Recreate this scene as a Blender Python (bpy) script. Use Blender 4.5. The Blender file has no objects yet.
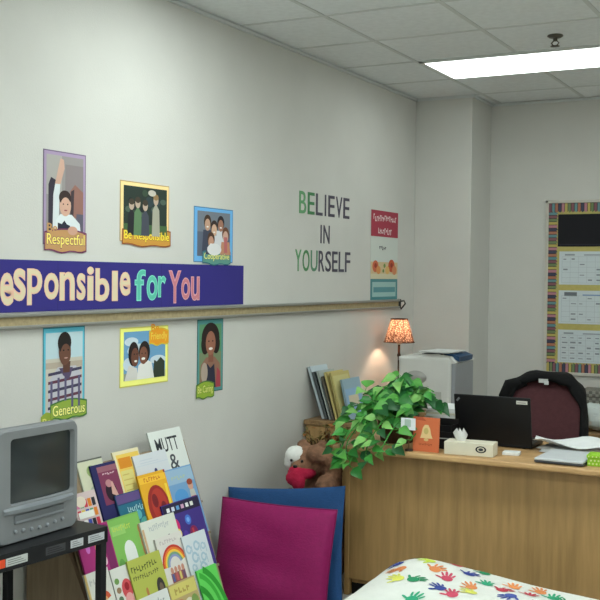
import bpy, bmesh, math, random
from mathutils import Vector, Matrix, Euler
random.seed(7)
PI = math.pi
COL = bpy.context.scene.collection
H = 2.909            # ceiling height
YB = 7.53            # back wall

# ------------------------------------------------------------------ materials
def lin(c):
    r = []
    for v in c:
        v = v / 255.0
        r.append(v / 12.92 if v <= .04045 else ((v + .055) / 1.055) ** 2.4)
    return (r[0], r[1], r[2], 1)

_mats = {}
def mat(rgb, rough=.7, metal=0.0, var=.06, scale=14, bump=0.0, bscale=60, spec=.3, key=None):
    k = key or (tuple(rgb), rough, metal, var, scale, bump, bscale)
    if k in _mats: return _mats[k]
    m = bpy.data.materials.new('surface_%d' % len(_mats)); m.use_nodes = True
    nt = m.node_tree; b = nt.nodes['Principled BSDF']
    b.inputs['Roughness'].default_value = rough
    b.inputs['Metallic'].default_value = metal
    b.inputs['Specular IOR Level'].default_value = spec
    tc = nt.nodes.new('ShaderNodeTexCoord')
    if var > 0:
        n = nt.nodes.new('ShaderNodeTexNoise'); n.inputs['Scale'].default_value = scale
        n.inputs['Detail'].default_value = 4
        nt.links.new(tc.outputs['Object'], n.inputs['Vector'])
        rp = nt.nodes.new('ShaderNodeValToRGB')
        c = lin(rgb)
        rp.color_ramp.elements[0].position = .3; rp.color_ramp.elements[1].position = .7
        rp.color_ramp.elements[0].color = tuple(x * (1 - var) for x in c[:3]) + (1,)
        rp.color_ramp.elements[1].color = tuple(min(1, x * (1 + var)) for x in c[:3]) + (1,)
        nt.links.new(n.outputs['Fac'], rp.inputs['Fac'])
        nt.links.new(rp.outputs['Color'], b.inputs['Base Color'])
    else:
        b.inputs['Base Color'].default_value = lin(rgb)
    if bump > 0:
        n2 = nt.nodes.new('ShaderNodeTexNoise'); n2.inputs['Scale'].default_value = bscale
        n2.inputs['Detail'].default_value = 3
        nt.links.new(tc.outputs['Object'], n2.inputs['Vector'])
        bp = nt.nodes.new('ShaderNodeBump'); bp.inputs['Strength'].default_value = bump
        bp.inputs['Distance'].default_value = .01
        nt.links.new(n2.outputs['Fac'], bp.inputs['Height'])
        nt.links.new(bp.outputs['Normal'], b.inputs['Normal'])
    _mats[k] = m
    return m

def ink(rgb):                       # printed colour / paper
    return mat(rgb, .75, 0, 0)

def wood(name, c1, c2, vec=(9, 9, .7), rough=.45):
    m = bpy.data.materials.new(name); m.use_nodes = True
    nt = m.node_tree; b = nt.nodes['Principled BSDF']; b.inputs['Roughness'].default_value = rough
    tc = nt.nodes.new('ShaderNodeTexCoord'); mp = nt.nodes.new('ShaderNodeMapping')
    mp.inputs['Scale'].default_value = vec
    nt.links.new(tc.outputs['Object'], mp.inputs['Vector'])
    n1 = nt.nodes.new('ShaderNodeTexNoise'); n1.inputs['Scale'].default_value = 1.2; n1.inputs['Detail'].default_value = 8
    n1.inputs['Distortion'].default_value = .6
    n2 = nt.nodes.new('ShaderNodeTexNoise'); n2.inputs['Scale'].default_value = 9; n2.inputs['Detail'].default_value = 5
    nt.links.new(mp.outputs[0], n1.inputs['Vector']); nt.links.new(mp.outputs[0], n2.inputs['Vector'])
    mx = nt.nodes.new('ShaderNodeMath'); mx.operation = 'MULTIPLY_ADD'; mx.inputs[1].default_value = .55; 
    m3 = nt.nodes.new('ShaderNodeMath'); m3.operation = 'MULTIPLY'; m3.inputs[1].default_value = .45
    nt.links.new(n1.outputs['Fac'], m3.inputs[0]); nt.links.new(n2.outputs['Fac'], mx.inputs[0]); nt.links.new(m3.outputs[0], mx.inputs[2])
    rp = nt.nodes.new('ShaderNodeValToRGB')
    rp.color_ramp.elements[0].position = .36; rp.color_ramp.elements[1].position = .6
    rp.color_ramp.elements[0].color = lin(c1); rp.color_ramp.elements[1].color = lin(c2)
    nt.links.new(mx.outputs[0], rp.inputs['Fac']); nt.links.new(rp.outputs[0], b.inputs['Base Color'])
    return m

def emit(rgb, strength, name):
    m = bpy.data.materials.new(name); m.use_nodes = True
    nt = m.node_tree; b = nt.nodes['Principled BSDF']
    b.inputs['Base Color'].default_value = lin((240, 240, 240))
    b.inputs['Emission Color'].default_value = lin(rgb); b.inputs['Emission Strength'].default_value = strength
    return m

WALL = mat((207, 206, 201), .85, 0, .025, 3, .12, 140)
CEIL = mat((230, 234, 236), .95, 0, .04, 30, .25, 220)
GRIDM = mat((208, 212, 212), .6, 0, .02)  # toned darker than the tiles to stand for the shadow gap
FLOORM = mat((172, 170, 164), .6, 0, .12, 8)
OAK = wood('oak_upright', (154, 122, 76), (178, 142, 92), (5, 5, .4))
OAK_FLAT = wood('oak_lying', (170, 130, 84), (202, 164, 114), (.7, 8, 8))
OAK_SHELF = wood('oak_lying_along', (120, 92, 60), (156, 124, 84), (8, .7, 8))
BIRCH = wood('birch_panel', (128, 108, 84), (150, 130, 104), (5, 5, .6))
BLACK = mat((20, 20, 22), .45, 0, .1)
STEEL = mat((150, 152, 148), .35, .6, .03)

# ------------------------------------------------------------------ mesh builder
class MB:
    def __init__(s): s.v = []; s.f = []; s.mi = []; s.mats = []; s.sm = []
    def slot(s, m):
        if m not in s.mats: s.mats.append(m)
        return s.mats.index(m)
    def add(s, vs, fs, m, M=None, smooth=False):
        o = len(s.v); k = s.slot(m)
        for p in vs:
            p = Vector(p)
            s.v.append(tuple(M @ p if M else p))
        for f in fs: s.f.append(tuple(i + o for i in f)); s.mi.append(k); s.sm.append(smooth)
    def bmadd(s, bm, m, M=None, smooth=False):
        bm.verts.ensure_lookup_table()
        for i, v in enumerate(bm.verts): v.index = i
        s.add([v.co.copy() for v in bm.verts], [[v.index for v in f.verts] for f in bm.faces], m, M, smooth)
        bm.free()
    def box(s, lo, hi, m, bev=0.0, M=None, seg=2):
        bm = bmesh.new(); bmesh.ops.create_cube(bm, size=1)
        c = [(a + b) / 2 for a, b in zip(lo, hi)]; d = [max(1e-5, abs(b - a)) for a, b in zip(lo, hi)]
        for v in bm.verts: v.co = Vector((c[0] + v.co.x * d[0], c[1] + v.co.y * d[1], c[2] + v.co.z * d[2]))
        if bev > 0:
            bmesh.ops.bevel(bm, geom=bm.edges[:], offset=min(bev, min(d) * .45), segments=seg, affect='EDGES', profile=.5)
        s.bmadd(bm, m, M)
    def tube(s, pts, r, m, n=10, M=None, caps=True):
        pts = [Vector(p) for p in pts]; rs = r if isinstance(r, (list, tuple)) else [r] * len(pts)
        vs = []; fs = []
        up = None
        for i, p in enumerate(pts):
            d = (pts[min(i + 1, len(pts) - 1)] - pts[max(i - 1, 0)]).normalized()
            if up is None:
                up = Vector((0, 0, 1)) if abs(d.z) < .9 else Vector((1, 0, 0))
            a = d.cross(up)
            if a.length < 1e-6: a = d.cross(Vector((0, 1, 0)))
            a.normalize(); b = a.cross(d).normalized(); up = b
            for k in range(n):
                t = 2 * PI * k / n
                vs.append(p + (a * math.cos(t) + b * math.sin(t)) * rs[i])
        for i in range(len(pts) - 1):
            for k in range(n):
                fs.append((i * n + k, i * n + (k + 1) % n, (i + 1) * n + (k + 1) % n, (i + 1) * n + k))
        if caps: fs.append(tuple(range(n))[::-1]); fs.append(tuple(range((len(pts) - 1) * n, len(pts) * n)))
        s.add(vs, fs, m, M, True)
    def lathe(s, prof, m, n=32, c=(0, 0, 0), M=None, caps=True):
        vs = []; fs = []
        for r, z in prof:
            for k in range(n):
                t = 2 * PI * k / n; vs.append((c[0] + r * math.cos(t), c[1] + r * math.sin(t), c[2] + z))
        q = len(prof)
        for i in range(q - 1):
            for k in range(n): fs.append((i * n + k, i * n + (k + 1) % n, (i + 1) * n + (k + 1) % n, (i + 1) * n + k))
        if caps:
            if prof[0][0] > 1e-4: fs.append(tuple(range(n))[::-1])
            if prof[-1][0] > 1e-4: fs.append(tuple(range((q - 1) * n, q * n)))
        s.add(vs, fs, m, M, True)
    def prism(s, poly, d0, d1, m, M=None):        # polygon in xy, extruded along z
        n = len(poly)
        vs = [(x, y, d0) for x, y in poly] + [(x, y, d1) for x, y in poly]
        fs = [tuple(range(n))[::-1], tuple(range(n, 2 * n))] + [(i, (i + 1) % n, n + (i + 1) % n, n + i) for i in range(n)]
        s.add(vs, fs, m, M)
    def ball(s, c, r, m, sub=3, M=None):
        bm = bmesh.new(); bmesh.ops.create_icosphere(bm, subdivisions=sub, radius=1)
        rr = r if isinstance(r, (tuple, list)) else (r, r, r)
        for v in bm.verts: v.co = Vector((c[0] + v.co.x * rr[0], c[1] + v.co.y * rr[1], c[2] + v.co.z * rr[2]))
        s.bmadd(bm, m, M, True)
    def build(s, name, parent=None, loc=None):
        me = bpy.data.meshes.new(name); me.from_pydata(s.v, [], s.f)
        for m in s.mats: me.materials.append(m)
        me.polygons.foreach_set('material_index', s.mi); me.polygons.foreach_set('use_smooth', s.sm)
        me.update()
        o = bpy.data.objects.new(name, me); COL.objects.link(o)
        if parent: o.parent = parent
        if loc: o.location = loc
        return o

def tag(o, label, cat, group=None):
    o['label'] = label; o['category'] = cat
    if group: o['group'] = group
    return o
def thing(name, label, cat, loc=(0, 0, 0), rot=(0, 0, 0), group=None):
    o = bpy.data.objects.new(name, None); COL.objects.link(o); o.empty_display_size = .1
    o.location = loc; o.rotation_euler = rot
    return tag(o, label, cat, group)
def struct(o): o['kind'] = 'structure'; return o

# text -> flat triangles in a w x h box
_tc = {}
def text_geo(body, off=0.0, shear=0.0):
    k = (body, off, shear)
    if k in _tc: return _tc[k]
    cu = bpy.data.curves.new('lettering_curve', 'FONT'); cu.body = body; cu.offset = off; cu.shear = shear
    cu.align_x = 'CENTER'; cu.resolution_u = 4; cu.space_line = .85
    o = bpy.data.objects.new('lettering_curve', cu); COL.objects.link(o)
    dg = bpy.context.evaluated_depsgraph_get()
    me = bpy.data.meshes.new_from_object(o.evaluated_get(dg))
    vs = [v.co.copy() for v in me.vertices]; fs = [tuple(p.vertices) for p in me.polygons]
    bpy.data.objects.remove(o); bpy.data.curves.remove(cu); bpy.data.meshes.remove(me)
    x0 = min(v.x for v in vs); x1 = max(v.x for v in vs); y0 = min(v.y for v in vs); y1 = max(v.y for v in vs)
    vs = [((v.x - x0) / (x1 - x0), (v.y - y0) / (y1 - y0)) for v in vs]
    _tc[k] = (vs, fs, (x1 - x0) / (y1 - y0))
    return _tc[k]

class Pic(MB):                        # a flat printed sheet, printed layer over layer
    def __init__(s, z=0.0): super().__init__(); s.z = z
    def up(s): s.z += .00012; return s.z
    def poly(s, pts, rgb):
        z = s.up(); s.add([(x, y, z) for x, y in pts], [tuple(range(len(pts)))], ink(rgb))
    def rect(s, x0, y0, x1, y1, rgb): s.poly([(x0, y0), (x1, y0), (x1, y1), (x0, y1)], rgb)
    def ell(s, cx, cy, rx, ry, rgb, n=22, a0=0, a1=2 * PI):
        s.poly([(cx + rx * math.cos(a0 + (a1 - a0) * k / n), cy + ry * math.sin(a0 + (a1 - a0) * k / n)) for k in range(n + (0 if a1 - a0 > 6.2 else 1))], rgb)
    def arc(s, cx, cy, r0, r1, a0, a1, rgb, sy=1.0, n=18):
        P = [(cx + r1 * math.cos(a0 + (a1 - a0) * k / n), cy + sy * r1 * math.sin(a0 + (a1 - a0) * k / n)) for k in range(n + 1)]
        Q = [(cx + r0 * math.cos(a0 + (a1 - a0) * k / n), cy + sy * r0 * math.sin(a0 + (a1 - a0) * k / n)) for k in range(n + 1)]
        z = s.up(); N = n + 1
        s.add([(x, y, z) for x, y in P + Q], [(i, i + 1, N + i + 1, N + i) for i in range(n)], ink(rgb))
    def text(s, body, x0, y0, x1, y1, rgb, off=0.0, rot=0.0, shear=0.0):
        vs, fs, _ = text_geo(body, off, shear); z = s.up()
        cx, cy = (x0 + x1) / 2, (y0 + y1) / 2; c, d = math.cos(rot), math.sin(rot)
        out = []
        for u, v in vs:
            x = (u - .5) * (x1 - x0); y = (v - .5) * (y1 - y0)
            out.append((cx + c * x - d * y, cy + d * x + c * y, z))
        s.add(out, fs, ink(rgb))
    def marks(s, n, x0, y0, x1, y1, rgb):      # a line of print too small to read
        R = random.Random(n); z = s.up(); w = (x1 - x0) / n; hh = y1 - y0
        for k in range(n):
            a = x0 + k * w; b = y0 + hh * R.uniform(0, .3); c = y1 - hh * R.uniform(0, .35); t = w * .3
            s.add([(a, b, z), (a + t, b, z), (a + t, c, z), (a, c, z)], [(0, 1, 2, 3)], ink(rgb))
            b2 = R.choice([b, (b + c) / 2, c - t]); s.add([(a + t, b2, z), (a + w * .75, b2, z), (a + w * .75, b2 + t, z), (a + t, b2 + t, z)], [(0, 1, 2, 3)], ink(rgb))
    def sheet(s, pts, d, m):           # the sheet's own body
        s.prism(pts, 0, d, m); s.z = d

def rnd(a, b): return random.uniform(a, b)

# ================================================================== SETTING
X1, Y0 = 7.5, -2.6
def slab(name, lo, hi, m):
    mb = MB(); mb.box(lo, hi, m); return struct(mb.build(name))
slab('floor', (-.1, Y0, -.1), (X1, YB + .1, 0), FLOORM)
slab('ceiling', (-.1, Y0, H), (X1, YB + .1, H + .1), CEIL)
slab('wall_left', (-.1, Y0, 0), (0, YB, H), WALL)
slab('wall_back', (-.1, YB, 0), (X1, YB + .1, H), WALL)
slab('wall_right', (X1, Y0, 0), (X1 + .1, YB + .1, H), WALL)
slab('wall_front', (-.1, Y0 - .1, 0), (X1, Y0, H), WALL)
mb = MB(); mb.box((0, 7.095, 0), (.425, YB, H), WALL, .004); struct(mb.build('wall_column'))
# ceiling T-bar grid
T = .61; GX, GY = .494, 4.644
mb = MB()
x = GX
while x < X1 - .05: mb.box((x - .011, Y0, H - .004), (x + .011, YB, H + .002), GRIDM); x += T
ys = []
y = GY
while y > Y0 + .05: ys.append(y); y -= T
y = GY + T
while y < YB - .05: ys.append(y); y += T
for y in ys: mb.box((0, y - .011, H - .0035), (X1, y + .011, H + .002), GRIDM)
struct(mb.build('trim_1'))
mb = MB()
mb.box((0, Y0, H - .02), (.018, 7.095, H - .004), GRIDM); mb.box((.425, YB - .018, H - .02), (X1, YB, H - .004), GRIDM)
mb.box((0, 7.077, H - .02), (.443, 7.095, H - .004), GRIDM); mb.box((.425, 7.095, H - .02), (.443, YB, H - .004), GRIDM)
struct(mb.build('trim_2'))
BASEM = mat((70, 62, 56), .5)
mb = MB(); mb.box((0, Y0, 0), (.012, 7.095, .1), BASEM, .003); struct(mb.build('baseboard_left'))
mb = MB(); mb.box((.425, YB - .012, 0), (X1, YB, .1), BASEM, .003); struct(mb.build('baseboard_back'))

# ceiling troffers
LAMPM = emit((240, 251, 247), 9.6, 'lit_diffuser'); LAMPB = emit((240, 251, 247), 3.3, 'lit_diffuser_dim_row')  # rear row weakened, others raised, to shape the brightness falloff along the walls
def troffer(x, y, label):
    t = thing('ceiling_light', label, 'ceiling light', (x + T, y + T / 2, H - .006), group='fluorescent ceiling lights')
    f = MB(); a, b = T - .012, T / 2 - .012
    for lo, hi in (((-a, -b, -.004), (a, -b + .025, .006)), ((-a, b - .025, -.004), (a, b, .006)), ((-a, -b, -.004), (-a + .025, b, .006)), ((a - .025, -b, -.004), (a, b, .006))):
        f.box(lo, hi, mat((225, 228, 226), .4, 0, 0))
    f.build('frame', t)
    d = MB(); d.box((-a + .025, -b + .025, -.002), (a - .025, b - .025, .004), LAMPB if y > 5 else LAMPM); d.build('diffuser', t)
n = 0
for j, y in enumerate((GY + 2 * T, GY + 2 * T - 4 * T, GY + 2 * T - 8 * T, GY + 2 * T - 12 * T)):
    for i in range(3):
        x = GX + i * 4 * T
        if j == 0 and i == 0: lab = 'bright rectangular fluorescent light panel set in the grey tile ceiling'
        elif j == 0: lab = 'fluorescent light panel %s of the lit one beside the sprinkler' % ('one place to the right' if i == 1 else 'two places to the right')
        else: lab = 'fluorescent light panel in the ceiling row %s, %s' % (('next nearer than the sprinkler', 'third from the back wall', 'nearest the front wall')[j - 1], ('by the left wall', 'in the middle', 'by the right wall')[i])
        troffer(x, y, lab)

# sprinkler head
t = thing('fire_sprinkler', 'small dark sprinkler head hanging from the ceiling by the light panel', 'sprinkler', (1.41, 5.545, H))
m = mat((96, 92, 84), .35, .7)
mb = MB(); mb.lathe([(.001, 0), (.04, 0), (.042, -.006), (.03, -.014), (.012, -.016)], m); mb.build('escutcheon', t)
mb = MB(); mb.tube([(0, 0, -.012), (0, 0, -.032)], .011, m)
for sx in (-1, 1): mb.tube([(sx * .008, 0, -.03), (sx * .02, 0, -.042), (sx * .008, 0, -.056)], .0035, m, 6)
mb.build('body', t)
mb = MB(); mb.lathe([(.001, -.056), (.024, -.057), (.024, -.06), (.001, -.061)], m); mb.build('deflector', t)

# ================================================================== LEFT WALL
RL = (PI / 2, 0, PI / 2)              # local x -> +y, local y -> up, local z -> into the room
RB = (PI / 2, 0, 0)                   # back wall: local x -> +x, y -> up, z -> towards the camera

# tack rail
t = thing('display_rail', 'long aluminium tack rail with a tan strip running along the left wall', 'wall rail', (0, 4.2, 1.405))
ALU = mat((150, 150, 144), .4, .35, .03)
mb = MB(); y0, y1 = -2.2, 2.59
mb.box((.001, y0, .045), (.026, y1, .06), ALU, .004); mb.box((.001, y0, 0), (.022, y1, .012), ALU, .003); mb.box((.001, y0, .01), (.006, y1, .05), ALU)
mb.build('rail_body', t)
mb = MB(); mb.box((.006, y0, .012), (.012, y1, .045), mat((172, 156, 122), .9, 0, .12, 60)); mb.build('cork_strip', t)
mb = MB(); mb.box((.001, y1, -.002), (.028, y1 + .012, .062), mat((80, 80, 78), .4, .5), .004)
mb.tube([(.02, y1 + .008, .045), (.045, y1 + .02, .05), (.05, y1 + .03, .03), (.035, y1 + .03, .01), (.02, y1 + .02, -.01)], .006, mat((80, 80, 78), .4, .5), 8)
mb.build('end_hook', t)

# banner
t = thing('banner', 'long navy wall banner lettered responsible for you above the tack rail', 'banner', (.001, 3.62, 1.468), RL)
W0, W1, HB = -1.10, 1.094, .203
p = Pic(); p.sheet([(W0, 0), (W1, 0), (W1, HB), (W0, HB)], .0012, ink((52, 46, 128)))
for u in (-.35, .36): p.rect(u, 0, u + .002, HB, (34, 32, 96))
p.build('banner_sheet', t)
def bubble(q, s, u0, v0, u1, v1, edge, c):
    q.text(s, u0 - .004, v0 - .004, u1 + .004, v1 + .004, edge, .03)
    q.text(s, u0, v0, u1, v1, c, .004)
q = Pic(.0014)
# letters: y positions along the wall, measured from the photograph
LET = [('R', 2.876, 2.94, .04, .17), ('e', 2.951, 3.016, .03, .149), ('s', 3.021, 3.082, .047, .166), ('p', 3.096, 3.175, .03, .166), ('o', 3.192, 3.271, .05, .15),
       ('n', 3.283, 3.369, .045, .155), ('s', 3.388, 3.437, .045, .15), ('i', 3.453, 3.490, .043, .178), ('b', 3.507, 3.594, .038, .172), ('l', 3.618, 3.652, .038, .162), ('e', 3.672, 3.741, .06, .158)]
for ch, a, b, v0, v1 in LET: bubble(q, ch, a - 3.62, v0, b - 3.62, v1, (236, 190, 166), (226, 210, 176))
q.build('responsible_lettering', t)
q = Pic(.0014)
for ch, a, b, v0, v1 in (('f', 3.782, 3.855, .036, .17), ('o', 3.871, 3.948, .036, .145), ('r', 3.958, 4.014, .05, .142)): bubble(q, ch, a - 3.62, v0, b - 3.62, v1, (140, 226, 208), (96, 196, 172))
q.build('for_lettering', t)
q = Pic(.0014)
for ch, a, b, v0, v1 in (('Y', 4.042, 4.138, .02, .168), ('o', 4.146, 4.214, .035, .135), ('u', 4.228, 4.296, .03, .14)): bubble(q, ch, a - 3.62, v0, b - 3.62, v1, (232, 170, 178), (206, 130, 140))
q.build('you_lettering', t)

def wavy(x0, x1, y0, y1, bow=.012, n=10):     # a ribbon outline with a bowed top and bottom
    top = [(x0 + (x1 - x0) * k / n, y1 + bow * math.sin(PI * k / n) - .004 * math.sin(6 * k)) for k in range(n + 1)]
    bot = [(x1 - (x1 - x0) * k / n, y0 - bow * .6 * math.sin(PI * k / n) + .004 * math.sin(5 * k)) for k in range(n + 1)]
    return top + bot

def poster(label, y0, y1, z0, z1, frame, fw=.012):
    w = y1 - y0; h = z1 - z0
    t = thing('poster', label, 'poster', (.001, (y0 + y1) / 2, z0), RL, 'classroom value posters')
    p = Pic(); p.sheet([(-w / 2, 0), (w / 2, 0), (w / 2, h), (-w / 2, h)], .001, ink(frame))
    if fw: 
        c = tuple(min(255, int(v * 1.25) + 20) for v in frame)
        p.rect(-w / 2 + fw * .4, fw * .4, w / 2 - fw * .4, h - fw * .4, c)
    p.build('poster_sheet', t)
    return t, w, h
def caption(t, s, x0, x1, y0, y1, c, edge, tc=(250, 240, 190), s2=None):
    r = Pic(.003); r.poly(wavy(x0 - .006, x1 + .006, y0 - .006, y1 + .006), edge); r.poly(wavy(x0, x1, y0, y1), c)
    ro = r.build('caption_ribbon', t)
    q = Pic(.0037)
    if s2: q.text(s2, x0 + .01, y1 + .004, x0 + .07, y1 + .04, c, .02)
    q.text(s, x0 + .006, y0 + .003, x1 - .006, y1 + .003, edge, .035); q.text(s, x0 + .008, y0 + .006, x1 - .008, y1, tc, .012)
    q.build('caption_lettering', ro)

# 1 raised hand
t, w, h = poster('purple framed poster of a student in white raising one hand, yellow Be Respectful caption', 3.182, 3.440, 1.735, 2.113, (120, 104, 130))
q = Pic(.0017); q.rect(-.112, .02, .112, h - .018, (152, 146, 146)); q.rect(-.112, .2, -.02, h - .018, (172, 168, 164)); q.rect(.0, .21, .112, h - .05, (140, 130, 132))
q.poly([(-.1, .02), (-.06, .02), (-.055, .26), (-.085, .27), (-.1, .24)], (58, 52, 66))
q.poly([(.03, .12), (.112, .1), (.112, .22), (.06, .25), (.03, .22)], (150, 108, 98)); q.poly([(.03, .1), (.05, .1), (.055, .23), (.035, .22)], (70, 58, 64))
q.poly([(.06, .03), (.112, .03), (.112, .13), (.07, .13)], (96, 92, 108))
q.poly([(-.075, .06), (-.04, .06), (-.035, .2), (-.03, .25), (-.06, .25), (-.072, .2)], (214, 220, 224))
q.poly([(-.062, .245), (-.03, .245), (-.005, .31), (-.01, .345), (-.03, .35), (-.04, .32)], (206, 168, 150))
q.poly([(-.06, .03), (.1, .03), (.09, .09), (.04, .125), (-.03, .125), (-.055, .1)], (222, 228, 232))
q.poly([(-.045, .03), (.03, .03), (.03, .08), (.01, .085), (-.005, .1), (-.02, .085), (-.045, .09)], (44, 44, 62))
q.ell(.0, .16, .035, .043, (214, 172, 152)); q.ell(-.002, .192, .037, .03, (58, 44, 42)); q.ell(.002, .158, .031, .036, (214, 172, 152))
for e in (-.012, .014): q.ell(e, .166, .004, .003, (40, 30, 30))
q.ell(.002, .141, .01, .003, (160, 90, 90))
q.ell(.045, .06, .03, .018, (206, 160, 140))
q.build('picture', t)
caption(t, 'Respectful', -.118, .128, -.018, .046, (196, 150, 100), (120, 60, 96), (252, 232, 120), 'Be')
# 2
t, w, h = poster('tan framed square poster with a dark photo of people outdoors, yellow Be Responsible caption', 3.670, 4.038, 1.764, 2.032, (190, 160, 110))
q = Pic(.0017); q.rect(-.16, .03, .165, h - .02, (44, 56, 50))
for k in range(14): q.ell(rnd(-.14, .15), rnd(.12, .23), rnd(.015, .03), rnd(.012, .025), random.choice([(34, 42, 44), (60, 78, 62), (52, 66, 72), (80, 96, 84)]))
q.rect(-.16, .03, .165, .08, (74, 104, 66))
for cx, c, hh in ((-.105, (40, 40, 44), .12), (-.06, (96, 128, 92), .13), (-.005, (72, 76, 88), .12), (.075, (168, 166, 150), .15)):
    q.poly([(cx - .03, .03), (cx + .032, .03), (cx + .026, hh), (cx, hh + .03), (cx - .025, hh)], c)
    q.ell(cx, hh + .045, .019, .024, (190, 168, 150)); q.ell(cx, hh + .058, .02, .014, (70, 60, 50) if c[0] < 150 else (150, 120, 80))
q.ell(.045, .225, .03, .014, (196, 190, 178)); q.build('picture', t)
caption(t, 'Be Responsible', -.165, .19, -.006, .05, (206, 150, 66), (150, 84, 50), (252, 230, 70))
# 3
t, w, h = poster('small blue framed poster with a group of smiling people and pale Cooperative caption', 4.246, 4.604, 1.683, 1.955, (74, 128, 172))
q = Pic(.0017); q.rect(-.15, .03, .15, h - .02, (96, 104, 122)); q.rect(-.15, .15, .15, h - .02, (120, 128, 140))
for cx, cy, c, hc in ((-.06, .19, (200, 160, 136), (70, 52, 40)), (.0, .165, (214, 176, 150), (60, 46, 44)), (.06, .19, (168, 120, 100), (40, 34, 38)), (.105, .135, (206, 166, 150), (110, 70, 50)), (-.03, .105, (196, 150, 128), (80, 56, 44))):
    q.poly([(cx - .05, .04), (cx + .05, .04), (cx + .038, cy - .03), (cx - .038, cy - .03)], random.choice([(214, 214, 220), (150, 80, 84), (196, 140, 110), (70, 74, 92)]))
    q.ell(cx, cy + .01, .033, .036, hc); q.ell(cx, cy - .004, .025, .03, c); q.ell(cx, cy - .014, .01, .004, (236, 230, 226))
q.ell(.0, .065, .065, .03, (224, 224, 226)); q.rect(.09, .05, .12, .13, (190, 110, 110)); q.build('picture', t)
caption(t, 'Cooperative', -.10, .15, .0, .048, (96, 150, 140), (60, 110, 130), (236, 236, 130))
# 4
t, w, h = poster('tall teal framed poster of a plaid shirted student, green Be Generous caption', 3.186, 3.440, 1.035, 1.402, (64, 140, 160))
q = Pic(.0017); q.rect(-.112, .02, .112, h - .022, (190, 214, 222)); q.rect(-.112, .02, .112, .24, (204, 198, 184)); q.rect(-.112, .2, .112, .225, (186, 172, 156))
q.poly([(-.1, .02), (.108, .02), (.106, .17), (.07, .205), (-.04, .205), (-.095, .15)], (196, 194, 204))
for k in range(5):
    yy = .035 + k * .034; q.poly([(-.098, yy), (.106, yy + .016), (.106, yy + .028), (-.098, yy + .012)], ((104, 60, 78) if k % 2 else (70, 66, 92)))
for k in range(5): q.rect(-.085 + k * .042, .02, -.072 + k * .042, .15 + .012 * (k % 3), (98, 92, 124))
q.poly([(-.035, .2), (.05, .2), (.036, .165), (.02, .15), (-.01, .17)], (92, 80, 110))
q.poly([(-.01, .18), (.03, .18), (.035, .225), (-.012, .225)], (96, 64, 54))
q.ell(.0, .268, .037, .058, (112, 76, 62)); q.ell(-.002, .302, .041, .045, (34, 28, 28)); q.ell(.005, .256, .032, .042, (112, 76, 62))
for e in (-.008, .02): q.ell(e, .272, .005, .003, (26, 20, 20))
q.ell(.006, .24, .011, .003, (190, 150, 140)); q.build('picture', t)
caption(t, 'Generous', -.08, .135, .0, .05, (150, 176, 70), (70, 120, 60), (250, 244, 150))
q = Pic(.003); q.poly(wavy(-.14, -.07, -.03, .012), (150, 170, 60)); q.text('Be', -.13, -.022, -.08, .004, (226, 220, 120), .02); q.build('caption_flag', t)
# 5
t, w, h = poster('yellow framed poster of two smiling children under blue sky, orange Be Friendly caption', 3.676, 4.040, 1.118, 1.383, (214, 206, 96))
q = Pic(.0017); q.rect(-.155, .028, .158, h - .02, (112, 164, 204)); 
for cx, cy, rx, ry in ((-.1, .2, .05, .02), (-.05, .16, .08, .03), (.1, .11, .06, .02), (-.12, .1, .04, .03)): q.ell(cx, cy, rx, ry, (206, 222, 232))
q.rect(-.155, .028, .158, .06, (150, 160, 140))
q.poly([(.06, .028), (.15, .028), (.15, .1), (.12, .12), (.09, .1), (.07, .11)], (52, 62, 50))
q.poly([(-.15, .028), (-.05, .028), (-.06, .08), (-.12, .095)], (216, 214, 210)); q.poly([(-.06, .028), (.07, .028), (.05, .1), (.0, .12), (-.05, .09)], (232, 232, 228))
q.ell(-.085, .145, .038, .055, (36, 28, 28)); q.ell(-.075, .13, .028, .042, (112, 72, 58)); q.ell(-.005, .15, .042, .05, (34, 27, 27)); q.ell(-.012, .135, .031, .04, (128, 84, 66))
q.ell(-.014, .12, .014, .006, (240, 236, 230)); q.ell(-.07, .112, .011, .005, (236, 230, 224))
for e in (-.024, .002, -.082, -.062): q.ell(e, .144, .004, .003, (24, 20, 20))
q.build('picture', t)
caption(t, 'Friendly', .035, .178, .188, .235, (240, 160, 40), (226, 190, 60), (252, 206, 80), 'Be')
# 6
t, w, h = poster('narrow dark teal framed poster of a child with dark curls, small green Be Caring caption', 4.284, 4.520, 1.035, 1.400, (54, 104, 104))
q = Pic(.0017); q.rect(-.1, .02, .1, h - .025, (96, 150, 110)); q.rect(-.1, .02, .1, .2, (124, 140, 106))
q.poly([(-.095, .02), (.095, .02), (.085, .14), (.04, .175), (-.04, .175), (-.085, .14)], (150, 110, 92)); q.poly([(-.04, .02), (.05, .02), (.035, .14), (.0, .12), (-.03, .145)], (48, 48, 66))
q.poly([(.05, .02), (.095, .02), (.09, .1), (.06, .12)], (170, 70, 80)); q.ell(-.055, .1, .03, .05, (178, 160, 146))
q.ell(0, .27, .082, .078, (40, 28, 26)); q.ell(-.05, .24, .035, .05, (40, 28, 26)); q.ell(.05, .24, .035, .05, (40, 28, 26)); q.poly([(-.02, .15), (.025, .15), (.025, .2), (-.02, .2)], (140, 92, 74))
q.ell(.0, .245, .045, .06, (156, 104, 84))
for e in (-.017, .018): q.ell(e, .255, .006, .004, (24, 18, 18))
q.ell(0, .217, .018, .007, (236, 226, 220)); q.build('picture', t)
caption(t, 'Be Caring', -.122, .03, -.016, .038, (150, 180, 60), (84, 120, 60), (230, 232, 130))

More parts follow.
